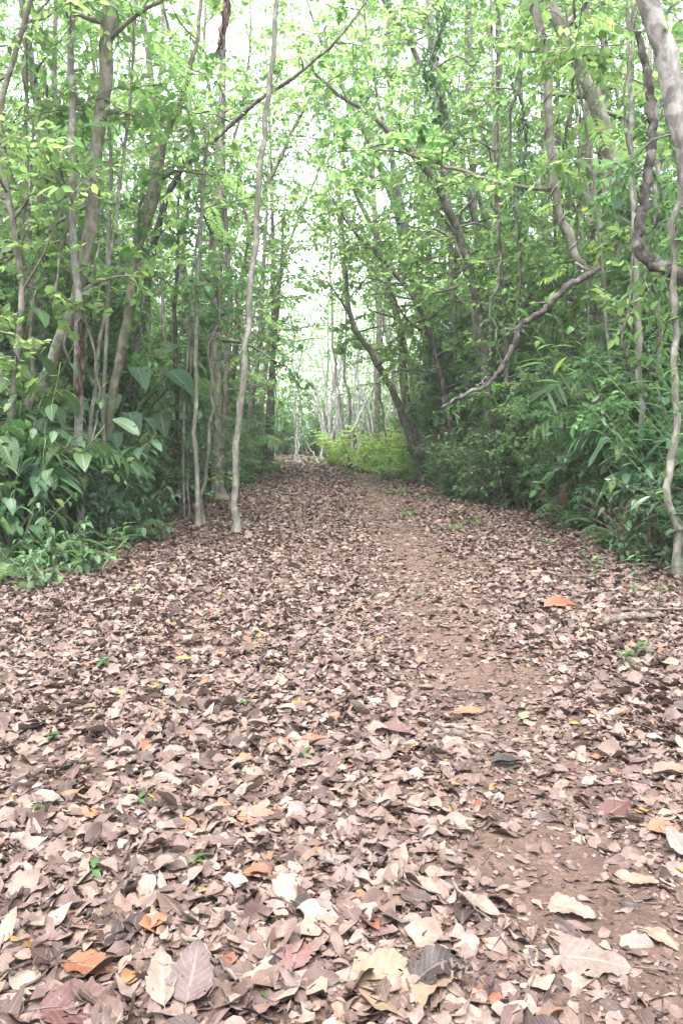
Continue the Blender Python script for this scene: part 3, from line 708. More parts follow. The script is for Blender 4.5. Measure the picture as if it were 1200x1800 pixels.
hero('twin stemmed brown tree behind the tall pole tree', [(388, 800), (396, 700), (404, 560), (398, 420)], 18, [12, 11, 10, 9], 'b_brown', 'canopy', [K(20, .35, 1, 1.6)], ext=3.5, n=26)
for i, (x, d, b, tx) in enumerate([(20, 8.6, 'b_brown', 'vine tangled brown trunk at the very left rim'), (100, 12.5, 'b_grey', 'grey trunk glimpsed behind the pale straight one'), (265, 15, 'b_brown', 'brown trunk deep in shade right of the crooked tree'), (330, 19, 'b_pale', 'pale trunk seen between the shaggy column and the crooked tree')]):
    hero(tx, [(x + hr.normal() * 5, 760), (x + hr.normal() * 8, 500), (x + hr.normal() * 12, 200), (x + hr.normal() * 20, 0)], d, [12, 11, 10, 8], b, 'canopy', [K(16, .4, 1, 1.5), LOW()], ext=3, n=30, vine_leaf=70)

# right of the path
hero('slender tree leaning left over the path from beside the ferns', [(748, 852), (722, 775), (692, 690), (655, 625), (617, 560), (606, 450)], [20.6, 20.6, 20.4, 20.2, 20, 20], [14, 13, 12, 10, 9, 6], 'b_brown', 'canopy', [K(25, .42, 1, 1.6, .4, 7, size=.13)], ext=2, n=34)
hero('brown tree rising behind the one that leans over the ferns', [(738, 800), (712, 700), (706, 600), (684, 500), (664, 420), (620, 330)], 22.5, [18, 15, 13, 11, 9, 6], 'b_brown', 'canopy', [K(30, .35, 1, 1.8, size=.13)], ext=2.6, n=34)
hero('long arching tree that bows left over the middle of the path', [(862, 800), (850, 620), (834, 515), (800, 392), (742, 290), (690, 236), (640, 192), (585, 158)], [16, 16, 15.8, 15.5, 15.2, 15, 15, 15], [18, 17, 16, 14, 12, 10, 8, 6], 'b_brown', 'canopy', [K(30, .4, 1, 1.6, .3, 7, size=.13)], ext=.8, n=44)
hero('straight pale grey tree crossing behind the long arching one', [(850, 780), (832, 520), (800, 420), (782, 320), (768, 180), (755, 0)], 17.5, [14, 13, 12, 12, 11, 10], 'b_pale', 'canopy', [K(30, .35, 1, 1.6, size=.13)], ext=3, n=36)
hero('thin dark tree forking left low behind the long arching one', [(800, 790), (765, 620), (730, 530), (680, 465), (620, 405)], 18.5, [12, 10, 8, 7, 5], 'b_dark', 'canopy', [K(25, .4, 1, 1.5, size=.13)], ext=1, n=30)
hero('brown trunk wound with a pale climbing stem, ending at a snapped joint', [(1026, 472), (1008, 440), (978, 355), (966, 250), (960, 110), (934, -10)], 10.2, [14, 14, 15, 14, 14, 14], 'b_grey', 'canopy', [K(10, .55, 1, 1.2, size=.12), LOW(5, .35, .6)], ext=2.5, n=36, grounded=False, vine_leaf=50)
wt = bpy.context.scene.collection.objects[[o.name for o in C.objects if (o.get('label') or '').startswith('brown trunk wound')][0]]
q = resample(np.array([at(x, y, 10.2) for x, y in [(1020, 466), (1008, 440), (978, 355), (966, 250), (960, 110), (934, -10)]]), 90)
aa = np.linspace(0, 2 * np.pi * 9, 90); m = MB(); tube(m, q + np.stack([np.cos(aa), np.sin(aa), 0 * aa], 1) * .062, .011, 5); m.build('climbing_stem', M['b_pale'], wt)
hero('dark green bough reaching left from the vine wound trunk over the path', [(972, 333), (890, 325), (800, 297), (700, 267), (590, 268)], [10.3, 10.5, 10.8, 11, 11.2], [8, 7, 6, 4, 2], 'b_moss', 'canopy', [K(9, .3, 1, .6, .3, 5, .35)], n=30, grounded=False, name='bough', cat='branch')
hero('thick grey trunk bending right, high behind the vine wound trunk', [(1082, 800), (1082, 620), (1090, 500), (1086, 330), (1068, 250), (1030, 140), (985, 45), (960, -20)], 12.2, [22, 22, 23, 26, 25, 26, 24, 22], 'b_grey', 'canopy', [K(12, .55, 1, 1.6, size=.12), LOW(5, .35, .6)], ext=3, n=44, vine_leaf=90)
hero('black barked twisted liana hanging in a hook near the right edge', [(1215, 495), (1180, 478), (1150, 465), (1120, 432), (1132, 350), (1146, 250), (1136, 130), (1118, 55)], [7.8, 7.9, 8, 8, 8, 8, 8, 8], [24, 24, 22, 20, 17, 16, 14, 10], 'b_dark', 'dark', [], n=60, grounded=False, name='liana', cat='vine', rough=.09, wob=.014)
hero('big pale trunk slanting out at the top right corner', [(1290, 700), (1250, 420), (1212, 290), (1188, 180), (1160, 70), (1130, -25)], 7.2, [44, 42, 40, 38, 37, 36], 'b_pale', 'canopy', [K(10, .6, 1, 1.6)], ext=4, n=36, vine_leaf=20)
hero('slim white flecked trunk standing in the large leaved shrubs on the right', [(1142, 905), (1130, 760), (1122, 640), (1120, 500), (1110, 300)], 9.6, [13, 12, 12, 11, 9], 'b_pale', 'canopy', [K(10, .6, 1, 1.2, size=.12), LOW(5, .35, .6)], ext=3, n=30)
hero('twisted brown vine trunk at the right rim of the path', [(1188, 935), (1172, 860), (1190, 700), (1184, 560), (1188, 400), (1200, 250)], 7.6, [15, 13, 12, 12, 11, 10], 'b_grey', 'mid', [K(6, .6, 1, .9)], ext=2, n=44, wob=.02, rough=.16, vine_leaf=60)
hero('red brown dead snag with a broken top among grey trunks', [(1094, 800), (1088, 680), (1084, 580), (1080, 500)], 13.2, [20, 19, 19, 17], 'b_red', 'mid', [], n=20, rough=.12, bare=True)
for i, (x0, x1, d, w_, b, tx) in enumerate([
    (1060, 1035, 14, 16, 'b_pale', 'pale trunk standing left of the red brown snag'), (1010, 1000, 16, 13, 'b_grey', 'grey trunk seen below the snapped joint of the vine wound trunk'),
    (905, 880, 17, 13, 'b_grey', 'grey upright trunk right of the long arching tree'), (885, 872, 14.5, 9, 'b_dark', 'thin dark upright stem in front of the right thicket'),
    (945, 960, 19, 15, 'b_pale', 'pale upright trunk behind the broken hanging branch'), (1150, 1145, 12.5, 15, 'b_pale', 'pale trunk in the gap below the black liana'),
    (790, 735, 24, 13, 'b_grey', 'grey trunk leaning left far behind the arching tree'), (770, 700, 26, 12, 'b_brown', 'brown trunk far behind, leaning left over the ferns'),
    (815, 780, 21, 12, 'b_pale', 'pale trunk behind the dead fern heap'), (985, 1045, 15, 11, 'b_brown', 'brown stem leaning right across the pale trunks')]):
    hero(tx, [(x0, 800), (x0 * .7 + x1 * .3 + hr.normal() * 5, 600), (x1 + hr.normal() * 5, 350), (x1 * 1.3 - x0 * .3 + hr.normal() * 8, 0)], d, [w_, w_ * .95, w_ * .85, w_ * .7], b, 'canopy', [K(18, .42, 1, 1.6), LOW()], ext=3, n=32, vine_leaf=50)
for x0, x1, d, w_, b, tx in [(868, 862, 16.5, 7, 'b_pale', 'thin pale pole just left of the vine wound trunk'), (925, 915, 17.2, 8, 'b_pale', 'thin pale pole crossing behind the dead branch'), (1000, 985, 15.6, 9, 'b_grey', 'thin grey pole below the snapped joint'),
                             (1052, 1058, 14, 10, 'b_pale', 'thin pale pole left of the white flecked trunk'), (1100, 1112, 13.2, 9, 'b_grey', 'thin grey pole beside the red brown snag'), (845, 828, 18, 8, 'b_pale', 'thin pale pole by the long arching tree'), (960, 975, 15.5, 6, 'b_brown', 'very thin brown pole in the right thicket'),
                             (1162, 1150, 10.4, 9, 'b_pale', 'thin pale pole behind the twisted vine trunk'), (182, 190, 10.6, 7, 'b_grey', 'thin grey pole behind the left shrubs'), (290, 285, 16, 7, 'b_pale', 'thin pale pole right of the crooked tree'), (60, 52, 9.8, 8, 'b_brown', 'thin brown pole at the left rim')]:
    hero(tx, [(x0, 790), (x0 * .6 + x1 * .4 + hr.normal() * 3, 560), (x1 + hr.normal() * 4, 300), (x1 * 1.2 - x0 * .2 + hr.normal() * 5, 0)], d, [w_, w_ * .95, w_ * .85, w_ * .7], b, 'canopy', [K(10, .6, 1, 1.2)], ext=2.5, n=28, name='thin_tree')
hero('long dead branch hanging broken over the right thicket, dark and bare', [(1054, 469), (985, 513), (962, 540), (915, 574), (905, 600), (888, 635), (858, 674), (820, 692), (774, 718)], 10, [11, 12, 11, 10, 10, 9, 8, 7, 4], 'b_dark', 'mid', [dict(n=7, t0=.15, t1=1, ll=.28, up=.3, ntw=2, tw=.14)], n=60, grounded=False, name='dead_branch', cat='branch', bare=True, rough=.09, wob=.009)
hero('pale splintered stub at the snapped joint above the dead branch', [(1010, 462), (1024, 470), (1040, 476)], 10.05, [5, 6, 2], 'b_pale', 'mid', [], n=8, grounded=False, name='broken_stub', cat='branch', bare=True, wob=.004)

# the pale bleached stems beyond the end of the path
for tx, pts, d, w_ in [
    ('white dead stem leaning left, outermost of the bleached clump', [(578, 800), (569, 745), (516, 605)], 36, 8), ('white dead stem standing just left of the middle of the bleached clump', [(578, 802), (581, 740), (584, 675)], 36.4, 9),
    ('tall grey stem through the middle of the bleached clump', [(611, 800), (604, 740), (591, 660), (583, 540), (580, 420)], 35.6, 9), ('brown wavy stem in front of the bleached clump', [(612, 808), (615, 708), (605, 660), (607, 550), (596, 400)], 33, 8),
    ('white stem leaning hard right across the bleached clump', [(613, 770), (628, 735), (648, 698)], 36, 7), ('pale stem upright on the right of the bleached clump', [(632, 790), (631, 700), (628, 600)], 37, 8),
    ('thin grey stem at the right end of the bleached clump', [(652, 790), (650, 720), (660, 640), (648, 520)], 37.5, 6), ('thick pale stem at the foot of the bleached clump', [(596, 800), (600, 760), (592, 700), (598, 620)], 36.8, 12),
    ('short white post stem standing at the left of the path end', [(527, 815), (524, 780), (521, 742)], 33.5, 6), ('second short white stem close beside the post stem', [(521, 812), (520, 770), (519, 735)], 34.2, 5),
    ('fallen white stick propped at the end of the path', [(562, 818), (551, 800), (540, 780)], 33, 5), ('dark thin stem rising out of the ferns', [(681, 815), (676, 760), (668, 690), (672, 600)], 28, 6)]:
    hero(tx, pts, d, [w_ * .62, w_ * .55, w_ * .4], 'b_white' if 'white' in tx or 'pale' in tx else 'b_grey' if 'grey' in tx else 'b_brown', 'canopy', [] if 'white' in tx else [K(12, .5, 1, 1.6)], name='bleached_stem' if 'white' in tx else 'slender_stem', cat='dead stem' if 'white' in tx else 'tree', n=18, wob=.03, bare='white' in tx, ext=1.2 if 'white' in tx else 3)

for tx, pts, d, w_, b in [
    ('grey tree leaning left over the ferns, its top over the middle of the path', [(800, 830), (760, 600), (700, 380), (620, 190), (560, 60)], 25, 14, 'b_grey'), ('brown tree leaning left, high over the long arching tree', [(880, 820), (850, 480), (790, 220), (710, 60), (650, -40)], 19, 15, 'b_brown'),
    ('mossy tree leaning right over the path from the left wall', [(400, 830), (415, 600), (445, 400), (500, 260), (545, 170)], 24, 12, 'b_moss'), ('thin grey tree leaning right, behind the tall pole tree near the path end', [(450, 825), (468, 640), (495, 470), (530, 370), (560, 300)], 30, 9, 'b_grey'),
    ('pale tree leaning left behind the ferns, its crown above the path end', [(700, 812), (690, 640), (650, 470), (600, 360), (570, 300)], 33, 10, 'b_pale'), ('slim brown tree arching left close above the bleached clump', [(730, 815), (722, 660), (690, 540), (640, 450), (600, 420)], 29, 9, 'b_brown'),
    ('light crowned tree rising between the arching tree and the straight pale one', [(900, 800), (870, 500), (820, 260), (760, 90), (720, -30)], 21, 11, 'b_grey'), ('light crowned slim tree close right of the white sky gap', [(770, 815), (745, 560), (700, 330), (665, 180), (645, 60)], 23, 10, 'b_grey'), ('tall grey tree right of the white sky gap, leaning a little left', [(660, 812), (665, 560), (655, 300), (640, 100), (620, -30)], 31, 11, 'b_grey'), ('slim tree with a wide light crown left of the white sky gap', [(476, 822), (480, 560), (478, 330), (470, 150)], 27, 10, 'b_brown')]:
    hero(tx, pts, d, [w_, w_ * .85, w_ * .6, w_ * .4], b, 'canopy', [K(40 if d < 28 else 15, .40, 1, 2.1, .3, 8, .7, size=.14)], ext=1.5, n=34)
for i in range(16):
    x0 = 572 + i * 6.5 + hr.normal() * 4; x1 = x0 + hr.normal() * 26; yt = hr.uniform(560, 700)
    hero('thin bleached stem, one of many crowded in the pale clump beyond the path end', [(x0, 800), ((x0 + x1) / 2 + hr.normal() * 5, (800 + yt) / 2), (x1, yt)], 36.5 + hr.normal() * .9, [hr.uniform(3, 6), 3.5, 2], 'b_white', 'canopy', [], name='bleached_stem', cat='dead stem', group='thin bleached stems beyond the path end', n=14, wob=.03, bare=True)
# ------------------------------------------------------------------ compound leaved saplings and hanging things
def compound_tree(label, px, d, wpx, nf, L, ll, t0, bark='b_grey', leafm='canopy', pairs=9):
    pts = np.array([at(x, y, d) for x, y in px]); b = pts[0].copy(); b[2] = float(ground_z(b[0], b[1])) - .1; pts = np.vstack([b, pts]) if pts[0][2] > .15 else pts
    path = resample(pts, 24, hr, .01); rad = np.linspace(wpx, wpx * .5, 24) * .5 * d / F_PX
    t = thing('compound_leaf_tree', label, 'tree', (path[0][0], path[0][1], 0)); m, f = MB(), MB(); tube(m, path, rad, 6, hr, .04)
    for i in range(nf):
        s = t0 + (1 - t0) * (i + .5) / nf; a = int(s * 22); az = i * 2.4 + hr.uniform(-.4, .4); o = np.array([math.cos(az), math.sin(az), 0]); l = L * hr.uniform(.7, 1.2)
        q = resample(np.array([path[a], path[a] + o * l * .35 + [0, 0, l * .18], path[a] + o * l + [0, 0, -.05 * l]]), 8)
        tube(m, q, np.linspace(.007, .002, 8), 3, cap=False); frond(f, hr, q[2:], pairs, ll, wr=.36, droop=.18, tm=T_MED)
    m.build('trunk', M[bark], t); f.build('crown', M[leafm], t); return t
compound_tree('slim sapling holding flat feathery compound leaves between crooked tree and pole tree', [(322, 780), (340, 480), (360, 330), (368, 215)], 12.2, 6, 15, .85, .17, .74)
compound_tree('feathery compound leaved sapling whose fronds hang high at the left edge', [(160, 760), (215, 300), (238, 60), (244, -60)], 9.6, 8, 14, .9, .17, .72)
compound_tree('feathery leaved sapling low between the shaggy column and the two thin saplings', [(330, 820), (334, 640), (338, 520)], 12.5, 6, 12, .8, .16, .5, leafm='mid')
compound_tree('sapling with broad compound leaves in front of the thick bending trunk', [(1040, 760), (1030, 480), (1020, 340), (1015, 200)], 12.8, 6, 15, .8, .17, .62)
compound_tree('compound leaved sapling near the top right, against the vine wound trunk', [(1075, 720), (1040, 300), (1000, 60), (985, -40)], 10.6, 7, 14, .8, .18, .72)
compound_tree('compound leaved sapling leaning out of the left wall near the path end', [(420, 800), (432, 640), (448, 540)], 19, 5, 12, 1.1, .2, .5)

def hanging_vine(label, x, y0, y1, d, nl, leafm='mid', ls=.09, sway=10, group=None):
    k = 14; px = [(x + hr.normal() * sway * .35 + sway * math.sin(i * .7 + x), y0 + (y1 - y0) * i / (k - 1)) for i in range(k)]
    p = resample(np.array([at(a, b, d + hr.normal() * .05) for a, b in px]), 30, hr, .008)
    t = thing('hanging_vine', label, 'vine', p[-1], group); m, f = MB(), MB(); tube(m, p, .5 * 4.5 * d / F_PX, 4, hr, .15)
    i = hr.integers(0, 30, nl); az = hr.uniform(0, 6.3, nl); D = np.stack([np.cos(az), np.sin(az), -.7 + hr.normal(size=nl) * .4], 1)
    leaves(f, hr, p[i] + hr.normal(size=(nl, 3)) * .07, D, np.stack([np.cos(az), np.sin(az), 1 + 0 * az], 1), hr.uniform(.6, 1.3, nl) * ls, .5, T_SMALL, .2, -.25)
    m.build('stem', M['b_brown'], t); f.build('foliage', M[leafm], t); return t
for tx, x, y0, y1, d, nl in [('leafy vine hanging straight down left of the vine wound trunk', 905, -40, 560, 11.5, 260), ('dark leafy vine curtain at the top above the long arching tree', 765, -60, 210, 12, 420),
    ('thin leafy vine hanging between the vine wound trunk and the bending grey trunk', 1005, -20, 500, 11, 120), ('bunched leafy vine hanging under the dark green bough', 915, 120, 420, 12, 380),
    ('bare cord of a vine hanging beside the black liana', 1108, 0, 640, 8.6, 30), ('long thin vine hanging in front of the dark bent tree', 48, 60, 520, 9, 120),
    ('leafy vine hanging between the left rim and the pale straight trunk', 92, 150, 560, 10, 220), ('bare looping vine beside the pale straight trunk', 112, 250, 640, 9, 16),
    ('leafy vine hanging down the crooked tree', 255, 340, 640, 11, 260), ('thin vine hanging right of the shaggy column', 425, 250, 620, 16, 140),
    ('leafy vine trailing down the black liana', 1150, 300, 620, 8.2, 240), ('fine leaved vine at the right rim, over the big shrubs', 1185, 80, 600, 8.6, 260),
    ('brown cord vine hanging in front of the thick grey trunk', 165, 420, 800, 9, 20), ('thin vine dangling above the dead branch', 872, 330, 650, 11.6, 60), ('leafy vine hanging right of the red brown snag', 1112, 420, 760, 10.5, 160)]:
    hanging_vine(tx, x, y0, y1, d, nl, 'dark' if 'dark' in tx or 'bunched' in tx else 'mid')
def dead_hanging(label, px, d, n, ls, mat='dead'):
    p = resample(np.array([at(x, y, d) for x, y in px]), 16, hr, .01); t = thing('dead_hanging_frond', label, 'dead leaves', p[-1]); m, f = MB(), MB(); tube(m, p, .008, 4)
    i = hr.integers(0, 16, n); az = hr.uniform(0, 6.3, n); leaves(f, hr, p[i], np.stack([np.cos(az) * .3, np.sin(az) * .3, -np.ones(n)], 1), np.stack([np.cos(az), np.sin(az), .2 + 0 * az], 1), hr.uniform(.5, 1.2, n) * ls, .3, T_MED, .5, -.2, wave=.06)
    m.build('stem', M['b_dark'], t); f.build('foliage', M[mat], t)
dead_hanging('dark shrivelled dead leaf cluster hanging against the white sky at the top', [(398, -40), (396, 20), (390, 60), (387, 85)], 7.5, 34, .17)
dead_hanging('brown dead leaves hanging low on the thick grey trunk', [(143, 560), (142, 620), (138, 690)], 9.1, 40, .2, 'dead')

# ------------------------------------------------------------------ shrubs and plants along both edges
def px_put(kind, px, py, label, sc_=1., group=None, rz=None): return put(kind, on_ground(px, py), label, group, rz, sc_)
def xy_put(kind, x, y, label, sc_=1., group=None): return put(kind, gp(x, y), label, group, None, sc_)
# left foreground
for kind, x, y, s, tx in [
    ('broad_a', -3.05, 8.5, 1.0, 'shrub of large drooping blue green leaves in front, beside the small ground plant'), ('broad_b', -3.35, 8.0, 1.15, 'shrub of large oval leaves at the left rim of the path'),
    ('broad_a', -3.7, 8.9, 1.15, 'tall large leaved shrub under the leaning grey trunk'), ('aroid', -3.9, 8.3, 1.5, 'heart leaved climber plant at the left rim, above the oval leaved shrub'),
    ('broad_b', -2.95, 9.6, 1.1, 'large leaved shrub close behind the blue green one'), ('broad_a', -3.5, 10.2, 1.1, 'broad leaved shrub in the shade behind the leaning grey trunk'),
    ('bush_s', -2.55, 9.25, 1.0, 'low leafy plant spreading from the foot of the left shrubs onto the litter'), ('bush_s', -3.0, 7.45, .8, 'small leafy plant at the left rim with pale leaf edges'),
    ('bush_s', -2.7, 7.2, .55, 'sparse little plant at the left rim, nearest the camera'), ('palm', -4.2, 9.0, 1.1, 'dark palm with drooping fronds at the left rim'),
    ('aroid', -3.4, 11.5, 1.5, 'big heart leaved plant left of the two thin saplings'), ('aroid', -3.0, 13.0, 1.7, 'tall heart leaved plant in shade behind the crooked tree'),
    ('fine_a', -3.9, 12.2, 1.1, 'dark bushy shrub behind the crooked tree'), ('fine_a', -3.5, 13.9, 1.0, 'dark bushy shrub left of the thin saplings'), ('cane_a', -3.6, 14.6, .9, 'dark cane plant behind the thin saplings'),
    ('broad_b', -3.9, 11.2, 1.2, 'large leaved shrub below the crooked tree'), ('broad_a', -3.2, 15.5, 1.0, 'broad leaved shrub between the thin saplings and the pole tree'), ('palm', -3.3, 17.0, .8, 'glossy palm in shade left of the pole tree'),
    ('cane_b', -3.5, 18.2, .85, 'cane plant with long arching leaves behind the pole tree'), ('palm_b', -2.75, 22.5, .95, 'bright palm with spread fronds right of the pole tree'), ('fine_c', -3.1, 20.2, 1.0, 'small bushy shrub behind the pole tree'),
    ('fine_b', -3.6, 22.0, .9, 'tall light bushy shrub left of the bright palm'), ('fine_b', -3.4, 25.5, .9, 'light bushy shrub past the bright palm'), ('fine_c', -2.9, 28, 1.1, 'round bushy shrub at the far left of the path'),
    ('cane_b', -3.0, 24.2, .6, 'cane plant at the foot of the bright palm'), ('fine_b', -3.6, 30, 1.0, 'tall bushy shrub near the left of the path end')]:
    xy_put(kind, x, y, tx, s)
# right side
for kind, x, y, s, tx in [
    ('cane_a', 3.7, 14.6, 1.0, 'dark cane plant thick with narrow leaves at the front of the right thicket'), ('cane_a', 3.1, 15.4, .95, 'narrow leaved cane plant under the tip of the dead branch'), ('cane_b', 4.3, 14.0, .9, 'cane plant with long pale edged leaves behind the ground ferns'),
    ('fine_a', 2.9, 16.6, .95, 'dark bushy shrub right of the dead fern heap'), ('fine_a', 4.0, 15.6, 1.15, 'dark bushy shrub deep in the right thicket'), ('cane_b', 3.4, 12.9, .55, 'short cane plant at the litter edge below the right thicket'),
    ('broad_a', 3.9, 10.4, 1.15, 'large leaved shrub around the white flecked trunk'), ('aroid', 3.75, 9.4, 1.5, 'heart leaved plant with wide leaves by the white flecked trunk'), ('broad_b', 3.5, 9.0, 1.1, 'shrub with long oval leaves in front of the white flecked trunk'),
    ('palm', 4.6, 10.8, 1.0, 'dark palm behind the large leaved shrub on the right'), ('cane_a', 3.45, 8.0, .8, 'narrow leaved cane plant at the right rim'), ('broad_b', 3.5, 7.4, .85, 'oval leaved shrub at the foot of the twisted vine trunk'),
    ('cane_b', 3.9, 8.7, 1.0, 'tall cane plant with arching leaves at the right rim'), ('fern_d', 3.3, 11.6, 1.3, 'green ground fern at the litter edge below the large leaved shrub'), ('fern_d', 3.7, 12.2, 1.5, 'spreading ground fern beside the short cane plant'),
    ('fern_d', 3.3, 9.8, 1.0, 'small ground fern beside the oval leaved shrub'), ('fine_c', 3.9, 12.6, 1.1, 'bushy shrub behind the spreading ground fern'), ('thicket', 2.75, 18.4, 1.25, 'heap of red brown dead fern fronds right of the leaning tree'),
    ('thicket', 3.5, 17.6, 1.0, 'second heap of brown dead fronds in shade behind the first'), ('strap', 2.25, 17.6, 1.2, 'bright strap leaved plant in front of the dead fern heap'), ('strap', 2.55, 16.6, .9, 'smaller strap leaved plant at the path edge'),
    ('fine_c', 2.4, 20.2, .9, 'grey green bushy shrub behind the foot of the leaning tree'), ('fine_b', 3.4, 20.6, 1.0, 'tall bushy shrub behind the dead fern heap'), ('cane_b', 3.0, 19.6, .7, 'cane plant rising over the dead fern heap'),
    ('fine_b', 4.2, 18.4, 1.1, 'tall bushy shrub in the right thicket'), ('fine_b', 2.9, 24.5, .9, 'light bushy shrub behind the ferns'), ('fine_b', 3.8, 27, 1.0, 'tall light shrub far behind the ferns')]:
    xy_put(kind, x, y, tx, s)
wr_ = np.random.default_rng(41); gr_ = np.random.default_rng(43)
for side in ('left', 'right'):
    for i in range(34):
        y = 9 + 20 * (i + wr_.uniform()) / 34; off = wr_.uniform(.5, 2.4); x = left_edge(y) - off if side == 'left' else max(right_edge(y), 1.9 if y > 19 else 0) + off
        if abs(x) > .43 * y + .6: continue
        t, word, _ = sap_kinds[wr_.integers(5)]
        dup(t, gp(x, y), wr_.uniform(0, 6.3), wr_.uniform(.8, 1.4), f'{word} sapling in the leafy wall along the {side} edge of the path', f'saplings along the {side} edge')
for kind, x, y, s, tx in [
    ('fine_c', 2.95, 14.9, 1.2, 'light bushy shrub at the very front of the right thicket'), ('cane_a', 3.25, 13.9, .8, 'narrow leaved cane plant leaning out over the litter edge'), ('broad_a', 3.9, 13.4, 1.0, 'broad leaved shrub in front of the thin poles on the right'), ('fine_b', 3.6, 15.0, .8, 'feathery light shrub among the thin poles on the right'),
    ('cane_b', 4.4, 12.6, .9, 'long leaved cane plant between ground ferns and large leaves'), ('fine_c', 4.2, 11.6, 1.3, 'dense little bush right of the spreading ground fern'), ('broad_b', 4.0, 9.9, 1.2, 'dense oval leaved shrub left of the twisted vine trunk'), ('fine_b', 4.5, 9.6, 1.0, 'tall fine leaved shrub behind the twisted vine trunk'), ('cane_a', 3.7, 7.6, 1.1, 'dark cane plant crowding the right rim low down'),
    ('fine_c', 2.6, 16.9, 1.0, 'small bush between the strap leaved plants and the cane plants'), ('broad_a', 3.4, 16.2, 1.0, 'broad leaved shrub below the dead branch'), ('cane_b', 2.75, 15.7, .75, 'arching cane plant below the tip of the dead branch'),
    ('fine_c', -3.0, 12.3, 1.2, 'bush left of the thin saplings with its foot in litter'), ('broad_b', -3.3, 12.6, 1.1, 'oval leaved shrub behind that bush, left of the thin saplings'), ('fine_a', -3.1, 14.9, .9, 'dark bush right behind the two thin saplings'), ('cane_a', -3.1, 16.1, .8, 'cane plant between the thin saplings and pole tree, in shade'), ('fine_c', -2.95, 17.6, 1.1, 'bush behind the foot of the pole tree'),
    ('broad_a', -3.6, 13.4, 1.2, 'tall broad leaved shrub behind the left thin saplings'), ('fine_b', -3.9, 15.6, .9, 'tall light shrub deep behind the two thin saplings'), ('palm', -3.0, 19.0, .6, 'small palm low behind the pole tree'), ('fine_c', -2.75, 20.9, .9, 'light bush right of the pole tree foot, farther back'), ('broad_b', -2.85, 10.7, 1.0, 'oval leaved shrub right of the crooked tree foot'), ('fine_a', -3.3, 9.4, .9, 'dark bush under the heart leaved climber on the left'), ('broad_a', -3.3, 7.9, 1.1, 'big leaved shrub pushing in at the left rim, above the low leafy plants')]:
    xy_put(kind, x, y, tx, s)
for kind, x, y, s, tx in [
    ('broad_a', -3.5, 8.7, 1.48, 'tallest big leaved plant left of the leaning grey trunk'), ('broad_a', -4.0, 9.5, 1.72, 'towering big leaved plant at the left rim behind the heart leaved climber'), ('broad_b', -3.2, 9.9, 1.48, 'big oval leaved plant behind the pale straight trunk'), ('broad_a', -3.4, 11.6, 1.56, 'tall big leaved plant left of the crooked tree'),
    ('aroid', -3.6, 12.4, 2.4, 'towering heart leaved plant right of the crooked tree'), ('broad_b', -3.7, 13.2, 1.72, 'tall oval leaved plant in shade left of the thin saplings'), ('broad_a', -3.5, 16.5, 1.48, 'tall big leaved plant in shade behind the pole tree'), ('palm', -3.9, 10.8, 1.1, 'tall dark palm behind the pale straight trunk'),
    ('broad_a', 4.3, 10.2, 1.48, 'tall big leaved plant behind the white flecked trunk'), ('broad_b', 4.1, 8.7, 1.56, 'towering oval leaved plant at the right rim'), ('palm', 4.3, 9.6, .95, 'tall dark palm at the right rim'), ('fine_b', 3.7, 9.4, .9, 'fine leaved shrub filling the right rim beside the large leaves'), ('fine_b', 4.0, 10.8, 1.0, 'fine leaved shrub around the thin pole beside the white flecked trunk'), ('fine_b', 3.6, 12.4, .8, 'fine leaved shrub above the ground ferns'), ('fine_a', 3.6, 8.4, .9, 'dark fine leaved shrub low at the right rim'), ('cane_b', 3.9, 11.2, 1.3, 'tall arching cane plant left of the white flecked trunk'), ('broad_a', 4.3, 13.6, 1.7, 'tall big leaved plant in the middle of the right thicket'), ('fine_b', 3.5, 14.4, 1.1, 'tall feathery shrub at the front of the right thicket'), ('cane_b', 3.9, 16.0, 1.3, 'tall arching cane plant below the dead branch'), ('palm_b', 4.6, 12.2, 1.2, 'light green palm in the right thicket')]:
    xy_put(kind, x, y, tx, s)
for i in range(70):
    side = ('left', 'right')[i % 2]; y = 7 + 18 * gr_.uniform() ** 1.3; x = left_edge(y) + gr_.normal() * .35 if side == 'left' else right_edge(y) - gr_.normal() * .35
    kind = ['seed_a', 'seed_b', 'bush_s', 'seed_a', 'fern_d', 'seed_b'][gr_.integers(6)]; nm = {'seed_a': 'round leaved seedling', 'seed_b': 'narrow leaved seedling', 'bush_s': 'low leafy plant', 'fern_d': 'little green fern'}[kind]
    xy_put(kind, x, y, f'{nm} straggling out of the undergrowth along the {side} edge of the litter', gr_.uniform(.5, 1.0) if kind in ('bush_s', 'fern_d') else gr_.uniform(.9, 1.6), f'{nm}s along the {side} edge')
# general undergrowth of both edges
gr = np.random.default_rng(31)
def under(n, ok, yr, side, far):
    k = 0
    for _ in range(n * 40):
        if k >= n: break
        y = gr.uniform(*yr); off = gr.uniform(.5, 5.5) ** 1.0
        x = left_edge(y) - off if side == 'left' else max(right_edge(y), 2.0 if y > 19 else 0) + off
        if abs(x) > .445 * y + 1.5: continue
        kind = ['fine_a', 'fine_b', 'fine_c', 'cane_a', 'cane_b', 'broad_a', 'fine_a', 'palm'][gr.integers(8)]
        nm = {'fine_a': 'dark bushy shrub', 'fine_b': 'tall bushy shrub', 'fine_c': 'small bushy shrub', 'cane_a': 'dark cane plant', 'cane_b': 'long leaved cane plant', 'broad_a': 'broad leaved shrub', 'palm': 'palm'}[kind]
        xy_put(kind, x, y, f'{nm} filling the understorey {side} of the path, behind the edge plants', gr.uniform(.8, 1.35), f'{nm}s in the understorey {side} of the path'); k += 1
under(90, None, (8.5, 34), 'left', 0); under(90, None, (8.5, 34), 'right', 0)
